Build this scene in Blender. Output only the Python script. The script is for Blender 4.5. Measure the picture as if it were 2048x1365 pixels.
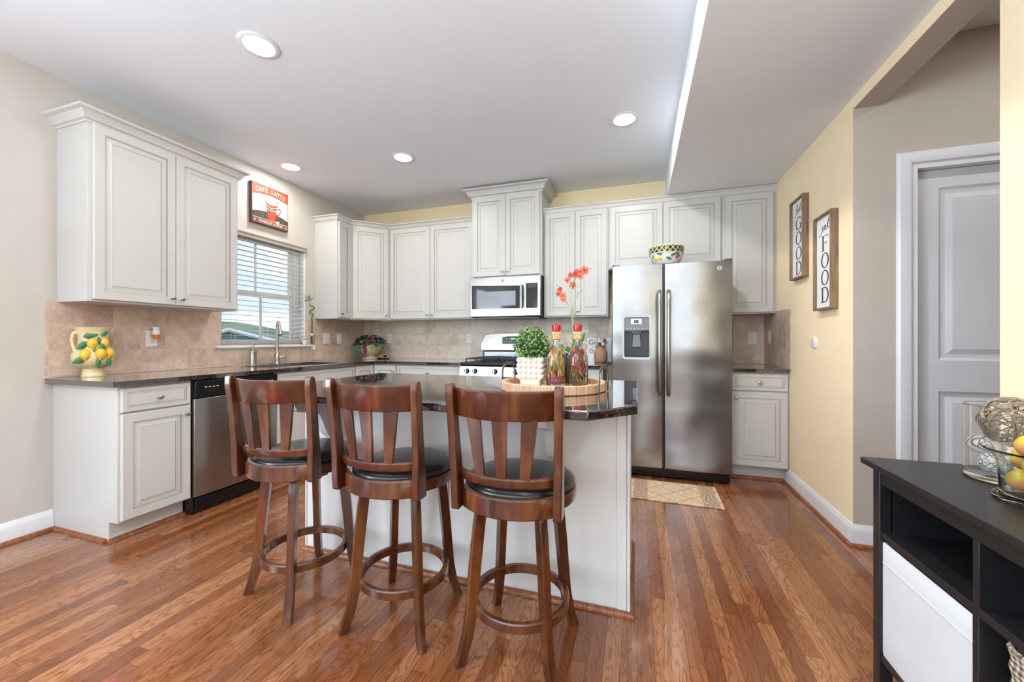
import bpy, bmesh, math, random
from mathutils import Vector, Matrix, Euler
random.seed(7)
PI = math.pi
D = bpy.data
for o in list(D.objects): D.objects.remove(o, do_unlink=True)
S = bpy.context.scene
COL = S.collection

def lin(c):
    c = c/255.0
    return c/12.92 if c <= 0.04045 else ((c+0.055)/1.055)**2.4
def rgb(r, g, b): return (lin(r), lin(g), lin(b), 1.0)

# ------------------------------------------------------------------ camera
FPX, CYPX, YAW = 776.0, 680.0, 0.3122
cam_d = D.cameras.new('camera'); cam = D.objects.new('camera', cam_d); COL.objects.link(cam)
cam_d.sensor_fit = 'HORIZONTAL'; cam_d.sensor_width = 36.0
cam_d.lens = FPX/2048*36.0
cam_d.shift_y = -(682.5-CYPX)/2048.0
cam_d.clip_start = 0.02
cam.location = (3.374, -4.205, 1.146)
cam.rotation_euler = (PI/2, 0, YAW)
S.camera = cam
# ------------------------------------------------------------------ view
S.view_settings.view_transform = 'Standard'
S.view_settings.look = 'None'
S.view_settings.gamma = 1.0
S.view_settings.use_curve_mapping = False
S.view_settings.exposure = -0.10
# ------------------------------------------------------------------ world: bright day sky with broken cloud
W = D.worlds.new('sky'); S.world = W; W.use_nodes = True
nt = W.node_tree; nt.nodes.clear()
def wn(t): return nt.nodes.new(t)
out = wn('ShaderNodeOutputWorld'); bg = wn('ShaderNodeBackground'); tc = wn('ShaderNodeTexCoord')
mp = wn('ShaderNodeMapping'); mp.inputs['Scale'].default_value = (1, 1, 3.2)
nz = wn('ShaderNodeTexNoise'); nz.inputs['Scale'].default_value = 2.6; nz.inputs['Detail'].default_value = 5
rp = wn('ShaderNodeValToRGB')
rp.color_ramp.elements[0].position = 0.44; rp.color_ramp.elements[0].color = rgb(196, 216, 250)
rp.color_ramp.elements[1].position = 0.58; rp.color_ramp.elements[1].color = rgb(246, 248, 255)
nt.links.new(tc.outputs['Generated'], mp.inputs['Vector']); nt.links.new(mp.outputs['Vector'], nz.inputs['Vector'])
nt.links.new(nz.outputs['Fac'], rp.inputs['Fac']); nt.links.new(rp.outputs['Color'], bg.inputs['Color'])
bg.inputs['Strength'].default_value = 1.5
nt.links.new(bg.outputs['Background'], out.inputs['Surface'])
# ------------------------------------------------------------------ lights (added daylight fill at unseen rear and side windows)
FILL_DAY = (0.76, 0.89, 1.0)
def area(name, loc, rot, sx, sy, power, color=(1, 1, 1)):
    l = D.lights.new(name, 'AREA'); l.shape = 'RECTANGLE'; l.size = sx; l.size_y = sy
    l.energy = power; l.color = color[:3]
    o = D.objects.new(name, l); COL.objects.link(o); o.location = loc; o.rotation_euler = rot
    return o
area('rear_window_fill', (1.35, -8.05, 1.45), (PI/2, 0, 0), 1.9, 1.9, 36, FILL_DAY)  # unseen rear windows, placed to match the room brightness
area('rear_window_fill', (3.65, -8.05, 1.45), (PI/2, 0, 0), 1.5, 1.9, 24, FILL_DAY)
area('side_window_fill', (-0.12, -5.6, 1.45), (PI/2, 0, -PI/2), 1.9, 1.7, 160, FILL_DAY)  # added light at an unseen opening, brightens the right wall
# added fill light, unseen behind the camera, brightens the ceiling
area('ceiling_fill', (2.3, -5.6, 1.7), (PI, 0, 0), 3.0, 2.0, 185, (0.78, 0.90, 1.0))

# ------------------------------------------------------------------ room numbers
H = 2.756; HS = 2.493; WX = 4.517; XS = 3.643; YE = -1.566; YJ = -2.486; HH = 2.43; YR = -8.0
ZC = 0.914

# ================================================================== materials
MATS = {}
class NB:
    """small node builder on one material"""
    def __init__(s, name):
        s.m = D.materials.new(name); s.m.use_nodes = True
        s.t = s.m.node_tree; s.b = s.t.nodes['Principled BSDF']
        MATS[name] = s.m
    def n(s, t, **k):
        x = s.t.nodes.new(t)
        for a, v in k.items(): setattr(x, a, v)
        return x
    def l(s, a, b): s.t.links.new(a, b)
    def inp(s, x, **k):
        for a, v in k.items():
            x.inputs[a.replace('_', ' ')].default_value = v
    def math(s, op, a, b=None):
        x = s.n('ShaderNodeMath', operation=op)
        for i, v in enumerate((a, b)):
            if v is None: continue
            if isinstance(v, (int, float)): x.inputs[i].default_value = v
            else: s.l(v, x.inputs[i])
        return x.outputs[0]
    def ramp(s, fac, stops):
        r = s.n('ShaderNodeValToRGB'); e = r.color_ramp.elements
        while len(e) < len(stops): e.new(0.5)
        for i, (p, c) in enumerate(stops): e[i].position = p; e[i].color = c
        s.l(fac, r.inputs[0]); return r.outputs[0]
    def mix(s, fac, a, b, blend='MIX'):
        x = s.n('ShaderNodeMix', data_type='RGBA', blend_type=blend)
        for i, v in ((0, fac), (6, a), (7, b)):
            if isinstance(v, (int, float, tuple)): x.inputs[i].default_value = v
            else: s.l(v, x.inputs[i])
        return x.outputs[2]
    def bump(s, h, strength, dist=0.002):
        b = s.n('ShaderNodeBump'); b.inputs['Strength'].default_value = strength; b.inputs['Distance'].default_value = dist
        s.l(h, b.inputs['Height']); s.l(b.outputs[0], s.b.inputs['Normal'])
    def noise(s, scale, detail=3, vec=None, rough=.5):
        x = s.n('ShaderNodeTexNoise'); x.inputs['Scale'].default_value = scale; x.inputs['Detail'].default_value = detail
        x.inputs['Roughness'].default_value = rough
        if vec is not None: s.l(vec, x.inputs['Vector'])
        return x
    def obj(s): return s.n('ShaderNodeTexCoord').outputs['Object']
    def mapping(s, scale=(1, 1, 1), rot=(0, 0, 0), vec=None):
        m = s.n('ShaderNodeMapping'); m.inputs['Scale'].default_value = scale; m.inputs['Rotation'].default_value = rot
        s.l(vec if vec is not None else s.obj(), m.inputs['Vector']); return m.outputs[0]

def plain(name, c, rough=.5, metal=0, var=.04, vscale=8, spec=None, coat=0, bump=0, bscale=200, trans=0, ior=1.45, emit=None, es=1, sheen=0):
    s = NB(name); b = s.b
    b.inputs['Roughness'].default_value = rough; b.inputs['Metallic'].default_value = metal
    v = s.obj()
    n = s.noise(vscale, 3, v)
    d = tuple(min(1, x*(1-var*2)) for x in c[:3])+(1,); e = tuple(min(1, x*(1+var)) for x in c[:3])+(1,)
    s.l(s.ramp(n.outputs['Fac'], [(.3, d), (.7, e)]), b.inputs['Base Color'])
    if spec is not None: b.inputs['Specular IOR Level'].default_value = spec
    if coat: b.inputs['Coat Weight'].default_value = coat; b.inputs['Coat Roughness'].default_value = .08
    if trans: b.inputs['Transmission Weight'].default_value = trans; b.inputs['IOR'].default_value = ior
    if emit: b.inputs['Emission Color'].default_value = emit; b.inputs['Emission Strength'].default_value = es
    if bump: s.bump(s.noise(bscale, 2, v).outputs['Fac'], bump)
    return s.m

M_ceil = plain('ceiling_paint', rgb(234, 239, 246), .9, var=.01, vscale=.6, bump=.05, bscale=350)
M_greige = plain('greige_wall_paint', rgb(202, 196, 187), .85, var=.01, bump=.05, bscale=350)
M_yellow = plain('yellow_wall_paint', rgb(248, 228, 186), .85, var=.01, bump=.05, bscale=350)
M_yellow_lit = plain('yellow_wall_paint_lit', rgb(250, 231, 194), .85, var=.01, bump=.05, bscale=350)  # same yellow paint lightened, stands in for brighter light on the right wall
M_taupe = plain('taupe_wall_paint', rgb(196, 186, 172), .85, var=.01, bump=.05, bscale=350)
M_trim = plain('white_trim_paint', rgb(232, 232, 234), .35, var=.01)
M_door = plain('white_door_paint', rgb(222, 221, 224), .4, var=.01)
M_cab = plain('cream_cabinet_paint', rgb(203, 202, 198), .38, var=.015, vscale=3)
M_glaze = plain('brown_glaze', rgb(128, 114, 100), .5, var=.12, vscale=20)
M_island = plain('pale_island_paint', rgb(224, 223, 222), .4, var=.012)
M_dark = plain('dark_gap', rgb(40, 34, 30), .8)
M_nickel = plain('brushed_nickel', rgb(190, 184, 175), .28, 1)
M_black = plain('black_plastic', rgb(16, 17, 19), .25)
M_blackm = plain('black_cast_iron', rgb(24, 24, 26), .45)
M_white = plain('white_plastic', rgb(236, 234, 230), .35)
M_slot = plain('outlet_slot', rgb(84, 80, 76), .6)
M_slat = plain('blind_slat_white', rgb(232, 230, 226), .45, var=.01)
M_val_shaded = plain('blind_valance_shaded', rgb(176, 164, 154), .5)  # taupe puts backlit shade into the valance and bottom rail colour
M_cord = plain('blind_cord', rgb(150, 120, 130), .7)
M_sash = plain('window_sash_vinyl', rgb(240, 240, 240), .35)
M_leather = plain('black_leather', rgb(34, 33, 34), .27, var=.1, vscale=25, bump=.12, bscale=240, coat=.25)
M_darkglass = plain('dark_glass', rgb(46, 46, 48), .06)
M_clay = plain('terracotta', rgb(178, 134, 108), .7, var=.08)
M_cream = plain('cream_ceramic', rgb(226, 206, 156), .18, var=.06, vscale=12, coat=.5)
M_lemon = plain('lemon_yellow', rgb(238, 188, 58), .3, var=.07, vscale=30, coat=.3, bump=.1, bscale=260)
M_leafg = plain('glazed_green_leaf', rgb(46, 116, 70), .25, var=.25, vscale=40, coat=.4)
M_pit = plain('pitted_stone', rgb(206, 188, 156), .8, var=.15, vscale=70, bump=.6, bscale=110)
M_grape1 = plain('magenta_grape', rgb(140, 40, 84), .25, var=.2, vscale=60)
M_grape2 = plain('dark_purple_grape', rgb(52, 36, 74), .25, var=.2, vscale=60)
M_red = plain('red_fruit', rgb(200, 36, 62), .3, var=.1)
M_ivy = plain('dark_ivy_leaf', rgb(40, 104, 76), .5, var=.3, vscale=40)
M_lime = plain('light_leaf', rgb(150, 190, 90), .5, var=.2, vscale=50)
M_box1 = plain('boxwood_green', rgb(130, 172, 74), .5, var=.3, vscale=60)
M_box2 = plain('boxwood_dark', rgb(48, 82, 52), .5, var=.3, vscale=60)
M_bubble = plain('white_bubble_ceramic', rgb(238, 228, 218), .5, var=.02)
M_wax = plain('red_sealing_wax', rgb(176, 24, 30), .22, var=.1, coat=.5)
M_raffia = plain('raffia', rgb(228, 192, 140), .8, var=.15, vscale=60)
M_potgray = plain('slate_pot', rgb(88, 98, 108), .45)
M_orchid = plain('coral_petal', rgb(232, 118, 96), .5, var=.2, vscale=90)
M_stem = plain('pale_green_stem', rgb(150, 176, 120), .5, var=.15)
M_oleaf = plain('orchid_leaf', rgb(72, 116, 40), .35, var=.2, vscale=30)
M_bamboo = plain('bamboo_green', rgb(70, 122, 56), .4, var=.2, vscale=40)
M_paper = plain('sign_white', rgb(240, 240, 240), .6, var=.01)
M_ink = plain('sign_ink', rgb(70, 74, 78), .7)
M_drift = plain('grey_twig', rgb(170, 150, 128), .8, var=.25, vscale=80)
M_drift2 = plain('pale_twig', rgb(206, 196, 186), .8, var=.2, vscale=80)
M_wball = plain('white_plaster', rgb(236, 232, 228), .6, var=.03, bump=.2, bscale=60)
M_brown = plain('brown_bark', rgb(132, 100, 78), .8, var=.2, vscale=60)
M_console = plain('black_brown_lacquer', rgb(32, 31, 33), .34, var=.08, vscale=14)
M_fabric = plain('white_canvas', rgb(212, 212, 213), .9, var=.02, bump=.25, bscale=500)
M_orange = plain('orange_oil', rgb(236, 112, 16), .2, var=.1)
M_rug_b = plain('rug_edge', rgb(176, 146, 116), .9)
M_pink = plain('pink_shag', rgb(222, 96, 120), .95, var=.3, vscale=90, bump=.8, bscale=90)
M_lamp = plain('lamp_diffuser', (1, 1, 1, 1), .5, emit=(1, .97, .93, 1), es=6)
M_lcd = plain('green_display', rgb(8, 20, 10), .3, emit=rgb(80, 230, 90), es=1.2)
M_steeldk = plain('dark_steel', rgb(116, 116, 118), .35, 1)
M_cook = plain('cooktop_steel', rgb(150, 150, 152), .3, 1)
M_roof = plain('roof_shingle', rgb(120, 140, 136), .9, var=.1, vscale=1)
M_siding_haze = plain('hazy_green_siding', rgb(134, 164, 166), .85, var=.05, vscale=1)  # paled, distance haze is put into the siding colour
M_hill = plain('hill_green', rgb(130, 150, 118), .95, var=.2, vscale=.12)
M_dried = plain('dried_flower', rgb(196, 168, 156), .9, var=.25, vscale=60)
M_rust = plain('rust_flower', rgb(150, 88, 70), .9, var=.25, vscale=60)
M_cotton = plain('cotton_white', rgb(232, 226, 222), .95)
M_spice_r = plain('red_chilli', rgb(180, 30, 24), .35, var=.2)
M_spice_o = plain('orange_pepper', rgb(226, 112, 36), .35, var=.25, vscale=40)
M_spice_y = plain('yellow_pepper', rgb(224, 176, 80), .4, var=.2, vscale=40)
M_spice_g = plain('green_bean', rgb(140, 140, 66), .4, var=.25, vscale=40)
M_spice_p = plain('purple_bean', rgb(176, 110, 164), .4, var=.25, vscale=40)
M_spice_d = plain('dark_herb', rgb(58, 44, 24), .5, var=.3, vscale=40)

def glass(name, c=(1, 1, 1, 1), rough=0.0, ior=1.45):
    s = NB(name); b = s.b
    b.inputs['Base Color'].default_value = c; b.inputs['Roughness'].default_value = rough
    b.inputs['Transmission Weight'].default_value = 1; b.inputs['IOR'].default_value = ior
    return s.m
M_glass = glass('clear_glass', (.97, .99, .98, 1))
M_pane = glass('window_glass', (1, 1, 1, 1), 0, 1.02)

def cream_fruit():
    s = NB('mango_skin'); v = s.obj()
    n = s.noise(9, 3, v)
    s.l(s.ramp(n.outputs['Fac'], [(.36, rgb(150, 156, 48)), (.5, rgb(208, 182, 52)), (.64, rgb(206, 128, 84))]), s.b.inputs['Base Color'])
    s.b.inputs['Roughness'].default_value = .45
    return s.m
M_fruit = cream_fruit()

def steel(name, c, wave=.0, rough=.2, stretch=(3, 3, 200), wscale=2.2, wdist=.02):
    s = NB(name); b = s.b
    b.inputs['Metallic'].default_value = 1; b.inputs['Base Color'].default_value = c
    v = s.mapping(stretch)
    n = s.noise(2, 3, v)
    s.l(s.ramp(n.outputs['Fac'], [(.3, (rough*.95,)*3+(1,)), (.7, (rough*1.06,)*3+(1,))]), b.inputs['Roughness'])
    if wave:
        w = s.noise(wscale, 1, s.mapping((.8, .8, 1)))
        s.bump(w.outputs['Fac'], wave, wdist)
    b.inputs['Anisotropic'].default_value = .4
    return s.m
M_steel = steel('stainless_steel', rgb(170, 168, 166), wave=.6, rough=.25, wscale=2.4, wdist=.06)
M_steel2 = steel('stainless_panel', rgb(166, 162, 158), wave=0, rough=.24)
M_rec = plain('dispenser_recess_plastic', rgb(62, 66, 70), .3)
M_pad = plain('dispenser_panel', rgb(124, 128, 134), .3)

def wood(name, c1, c2, c3, scale=(14, 14, 2.2), rough=.25, coat=.5, gscale=3, dist=2.5, wamt=.12):
    s = NB(name); v = s.mapping(scale)
    n = s.noise(gscale, 5, v, .6)
    w = s.n('ShaderNodeTexWave', wave_type='BANDS', bands_direction='X'); s.inp(w, Scale=1.6, Distortion=dist, Detail=2.0, Detail_Scale=1.5)
    s.l(v, w.inputs['Vector'])
    f = s.math('ADD', s.math('MULTIPLY', n.outputs['Fac'], 1-wamt), s.math('MULTIPLY', w.outputs['Fac'], wamt))
    s.l(s.ramp(f, [(.3, c1), (.5, c2), (.68, c3)]), s.b.inputs['Base Color'])
    s.b.inputs['Roughness'].default_value = rough
    s.b.inputs['Coat Weight'].default_value = coat; s.b.inputs['Coat Roughness'].default_value = .12
    return s.m
M_cherry = wood('cherry_stain', rgb(50, 22, 12), rgb(80, 39, 19), rgb(116, 68, 33), scale=(5, 5, 1.6), rough=.25, gscale=2.2, wamt=.06)
M_qround = wood('quarter_round_oak', rgb(96, 48, 24), rgb(140, 80, 42), rgb(166, 104, 62), rough=.35, coat=.2)
M_tray = wood('pale_tray_wood', rgb(176, 130, 98), rgb(208, 166, 132), rgb(226, 192, 160), rough=.55, coat=0)
M_signwood = wood('weathered_frame_wood', rgb(104, 82, 62), rgb(136, 110, 86), rgb(160, 132, 102), rough=.65, coat=0)
M_woodbox = wood('knife_block_wood', rgb(150, 112, 74), rgb(186, 150, 108), rgb(206, 172, 130), rough=.5, coat=0)

def floor_mat():
    s = NB('oak_strip_floor'); v = s.obj()
    sx = s.n('ShaderNodeSeparateXYZ'); s.l(v, sx.inputs[0])
    PW, PL = .0572, .95
    u = s.math('DIVIDE', sx.outputs[0], PW); i = s.math('FLOOR', u); fu = s.math('FRACT', u)
    wn1 = s.n('ShaderNodeTexWhiteNoise', noise_dimensions='1D'); s.l(i, wn1.inputs['W'])
    vv = s.math('ADD', s.math('DIVIDE', sx.outputs[1], PL), s.math('MULTIPLY', wn1.outputs['Value'], 7.3))
    j = s.math('FLOOR', vv); fv = s.math('FRACT', vv)
    cmb = s.n('ShaderNodeCombineXYZ'); s.l(i, cmb.inputs[0]); s.l(j, cmb.inputs[1])
    wn2 = s.n('ShaderNodeTexWhiteNoise', noise_dimensions='2D'); s.l(cmb.outputs[0], wn2.inputs['Vector'])
    rnd = wn2.outputs['Value']
    # grain: coordinates shifted per plank
    off = s.n('ShaderNodeVectorMath', operation='MULTIPLY_ADD')
    s.l(wn2.outputs['Color'], off.inputs[0]); off.inputs[1].default_value = (9, 9, 9); s.l(v, off.inputs[2])
    g1 = s.noise(1.0, 4, s.mapping((60, 3.2, 1), vec=off.outputs[0]), .6)
    warp = s.noise(1.0, 2, s.mapping((14, 2.4, 1), vec=off.outputs[0]))
    ringv = s.math('MULTIPLY', warp.outputs['Fac'], 17.0)
    ring = s.math('ABSOLUTE', s.math('SUBTRACT', s.math('FRACT', ringv), .5))
    fine = s.noise(1.0, 3, s.mapping((330, 9, 1), vec=off.outputs[0]), .7)
    base = s.ramp(rnd, [(0, rgb(126, 70, 38)), (.35, rgb(146, 86, 48)), (.7, rgb(163, 101, 60)), (1, rgb(181, 121, 78))])
    c = s.mix(s.math('MULTIPLY', s.ramp(ring, [(.08, (1, 1, 1, 1)), (.24, (0, 0, 0, 1))]), .55), base, rgb(96, 46, 20), 'MIX')
    c = s.mix(s.math('MULTIPLY', s.ramp(g1.outputs['Fac'], [(.4, (0, 0, 0, 1)), (.75, (1, 1, 1, 1))]), .4), c, rgb(96, 46, 22))
    c = s.mix(s.math('MULTIPLY', s.ramp(fine.outputs['Fac'], [(.5, (0, 0, 0, 1)), (.7, (1, 1, 1, 1))]), .4), c, rgb(74, 34, 16))
    eu = s.math('LESS_THAN', s.math('MINIMUM', fu, s.math('SUBTRACT', 1.0, fu)), .018)
    ev = s.math('LESS_THAN', s.math('MINIMUM', fv, s.math('SUBTRACT', 1.0, fv)), .0011)
    e = s.math('MAXIMUM', eu, ev)
    c = s.mix(s.math('MULTIPLY', e, .7), c, rgb(56, 26, 14))
    s.l(c, s.b.inputs['Base Color'])
    s.b.inputs['Roughness'].default_value = .19
    s.b.inputs['Coat Weight'].default_value = .5; s.b.inputs['Coat Roughness'].default_value = .05
    hb = s.math('ADD', s.math('MULTIPLY', e, -1.0), s.math('MULTIPLY', s.noise(5, 2, v).outputs['Fac'], .9))
    hb = s.math('ADD', hb, s.math('MULTIPLY', rnd, .25))
    s.bump(hb, .12, .002)
    return s.m
M_floor = floor_mat()

def tile_mat(name, axis, origin, c1, c2, c3):
    s = NB(name); v = s.obj()
    sx = s.n('ShaderNodeSeparateXYZ'); s.l(v, sx.inputs[0])
    P = .1515
    a = s.math('DIVIDE', s.math('SUBTRACT', sx.outputs[axis], origin), P)
    b = s.math('DIVIDE', s.math('SUBTRACT', sx.outputs[2], 0.9255), P)
    fa, fb = s.math('FRACT', a), s.math('FRACT', b)
    cmb = s.n('ShaderNodeCombineXYZ'); s.l(s.math('FLOOR', a), cmb.inputs[0]); s.l(s.math('FLOOR', b), cmb.inputs[1])
    wn2 = s.n('ShaderNodeTexWhiteNoise', noise_dimensions='2D'); s.l(cmb.outputs[0], wn2.inputs['Vector'])
    off = s.n('ShaderNodeVectorMath', operation='MULTIPLY_ADD')
    s.l(wn2.outputs['Color'], off.inputs[0]); off.inputs[1].default_value = (5, 5, 5); s.l(v, off.inputs[2])
    n = s.noise(11, 6, off.outputs[0], .65); n2 = s.noise(60, 4, off.outputs[0], .7)
    f = s.math('ADD', s.math('MULTIPLY', n.outputs['Fac'], .6), s.math('MULTIPLY', n2.outputs['Fac'], .3))
    f = s.math('ADD', f, s.math('MULTIPLY', wn2.outputs['Value'], .12))
    c = s.ramp(f, [(.36, c1), (.5, c2), (.64, c3)])
    ea = s.math('MINIMUM', fa, s.math('SUBTRACT', 1.0, fa)); eb = s.math('MINIMUM', fb, s.math('SUBTRACT', 1.0, fb))
    e = s.math('LESS_THAN', s.math('MINIMUM', ea, eb), .011)
    c = s.mix(e, c, rgb(214, 190, 164))
    s.l(c, s.b.inputs['Base Color']); s.b.inputs['Roughness'].default_value = .42
    s.bump(s.math('ADD', s.math('MULTIPLY', e, -1.0), s.math('MULTIPLY', n2.outputs['Fac'], .3)), .4, .002)
    return s.m
T1, T2, T3 = rgb(178, 152, 134), rgb(208, 182, 163), rgb(226, 204, 184)  # same tile in a shaded and a lit tone, light put into colour
M_tile_shaded = tile_mat('backsplash_tile_shaded', 1, -2.387, T1, T2, T3)
M_tile_lit = tile_mat('backsplash_tile_lit', 0, 1.205, rgb(190, 176, 156), rgb(216, 204, 186), rgb(228, 218, 202))

def granite():
    s = NB('tan_brown_granite'); v = s.obj()
    wv = s.n('ShaderNodeVectorMath', operation='MULTIPLY_ADD'); s.l(s.noise(60, 2, v).outputs['Color'], wv.inputs[0]); wv.inputs[1].default_value = (.012, .012, .012); s.l(v, wv.inputs[2])
    vo = s.n('ShaderNodeTexVoronoi', feature='F1'); vo.inputs['Scale'].default_value = 120; s.l(wv.outputs[0], vo.inputs['Vector'])
    sp = s.n('ShaderNodeSeparateColor'); s.l(vo.outputs['Color'], sp.inputs[0])
    n = s.noise(45, 4, v, .7); n3 = s.noise(190, 2, v)
    c = s.ramp(sp.outputs[0], [(.0, rgb(16, 17, 20)), (.45, rgb(24, 24, 27)), (.6, rgb(52, 38, 36)), (.78, rgb(92, 60, 50)), (.9, rgb(122, 84, 70)), (1, rgb(74, 74, 80))])
    c = s.mix(s.ramp(n.outputs['Fac'], [(.38, (0, 0, 0, 1)), (.6, (1, 1, 1, 1))]), rgb(24, 25, 28), c)
    c = s.mix(s.ramp(n3.outputs['Fac'], [(.64, (0, 0, 0, 1)), (.7, (1, 1, 1, 1))]), c, rgb(86, 86, 94))
    s.l(c, s.b.inputs['Base Color']); s.b.inputs['Roughness'].default_value = .07
    s.b.inputs['Specular IOR Level'].default_value = .9
    s.b.inputs['Coat Weight'].default_value = 1.0; s.b.inputs['Coat Roughness'].default_value = .02
    s.b.inputs['Coat IOR'].default_value = 1.75
    return s.m
M_granite = granite()

def rug_mat():
    s = NB('kitchen_mat_pattern'); v = s.obj()
    sx = s.n('ShaderNodeSeparateXYZ'); s.l(v, sx.inputs[0])
    x, y = sx.outputs[0], sx.outputs[1]
    p = s.math('FRACT', s.math('MULTIPLY', s.math('ADD', x, y), 5.0)); q = s.math('FRACT', s.math('MULTIPLY', s.math('SUBTRACT', x, y), 5.0))
    d = s.math('LESS_THAN', s.math('MINIMUM', p, q), .05)
    n = s.noise(60, 4, v)
    base = s.ramp(n.outputs['Fac'], [(.35, rgb(206, 178, 146)), (.65, rgb(230, 208, 178))])
    c = s.mix(s.math('MULTIPLY', d, .8), base, rgb(150, 128, 108))
    # border bands with scrolls
    ax = s.math('ABSOLUTE', x)
    band = s.math('MULTIPLY', s.math('GREATER_THAN', ax, .195), s.math('LESS_THAN', ax, .285))
    w = s.n('ShaderNodeTexWave', wave_type='RINGS', rings_direction='Z'); s.inp(w, Scale=14.0, Distortion=5.0, Detail=1.0); s.l(v, w.inputs['Vector'])
    sc = s.mix(s.math('GREATER_THAN', w.outputs['Fac'], .55), rgb(158, 136, 116), rgb(196, 174, 146))
    c = s.mix(band, c, sc)
    e = s.math('MULTIPLY', s.math('GREATER_THAN', ax, .185), s.math('LESS_THAN', ax, .19))
    c = s.mix(e, c, rgb(130, 108, 90))
    s.l(c, s.b.inputs['Base Color']); s.b.inputs['Roughness'].default_value = .95
    s.bump(s.noise(500, 1, v).outputs['Fac'], .4)
    return s.m
M_rug = rug_mat()

def basket_mat():
    s = NB('woven_seagrass'); v = s.obj()
    w = s.n('ShaderNodeTexWave', wave_type='BANDS', bands_direction='Z'); s.inp(w, Scale=26.0, Distortion=3.0, Detail=2.0); s.l(v, w.inputs['Vector'])
    w2 = s.n('ShaderNodeTexWave', wave_type='BANDS', bands_direction='Y'); s.inp(w2, Scale=20.0, Distortion=4.0, Detail=2.0); s.l(v, w2.inputs['Vector'])
    f = s.math('MULTIPLY', s.math('ADD', w.outputs['Fac'], w2.outputs['Fac']), .5)
    s.l(s.ramp(f, [(.15, rgb(104, 92, 76)), (.5, rgb(168, 154, 134)), (.85, rgb(208, 196, 178))]), s.b.inputs['Base Color'])
    s.b.inputs['Roughness'].default_value = .85; s.bump(f, .9, .006)
    return s.m
M_basket = basket_mat()
def mosaic_mat():
    s = NB('pebble_mosaic'); v = s.obj()
    vo = s.n('ShaderNodeTexVoronoi', feature='DISTANCE_TO_EDGE'); vo.inputs['Scale'].default_value = 70; s.l(v, vo.inputs['Vector'])
    s.l(s.ramp(vo.outputs['Distance'], [(.03, rgb(92, 80, 72)), (.08, rgb(238, 236, 232))]), s.b.inputs['Base Color'])
    s.bump(vo.outputs['Distance'], .5, .003); return s.m
M_mosaic = mosaic_mat()
def crack_mat():
    s = NB('cracked_white_shell'); v = s.obj()
    vo = s.n('ShaderNodeTexVoronoi', feature='DISTANCE_TO_EDGE'); vo.inputs['Scale'].default_value = 22; s.l(s.mapping((1, 1, .6)), vo.inputs['Vector'])
    s.l(s.ramp(vo.outputs['Distance'], [(.02, rgb(150, 116, 92)), (.04, rgb(236, 230, 226))]), s.b.inputs['Base Color'])
    return s.m
M_crack = crack_mat()
def fridgebowl_mat():
    s = NB('diamond_band_glaze'); v = s.obj()
    tx = s.n('ShaderNodeTexCoord').outputs['UV']
    s.b.inputs['Roughness'].default_value = .2
    sx = s.n('ShaderNodeSeparateXYZ'); s.l(v, sx.inputs[0])
    ang = s.math('MULTIPLY', s.math('ARCTAN2', sx.outputs[1], sx.outputs[0]), 20/(2*PI))
    z = s.math('MULTIPLY', sx.outputs[2], 1/.05)
    p = s.math('ABSOLUTE', s.math('SUBTRACT', s.math('FRACT', s.math('ADD', ang, z)), .5))
    q = s.math('ABSOLUTE', s.math('SUBTRACT', s.math('FRACT', s.math('SUBTRACT', ang, z)), .5))
    c = s.mix(s.math('LESS_THAN', s.math('MINIMUM', p, q), .12), rgb(44, 48, 40), rgb(190, 184, 120))
    s.l(c, s.b.inputs['Base Color']); return s.m
M_diamond = fridgebowl_mat()

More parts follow.
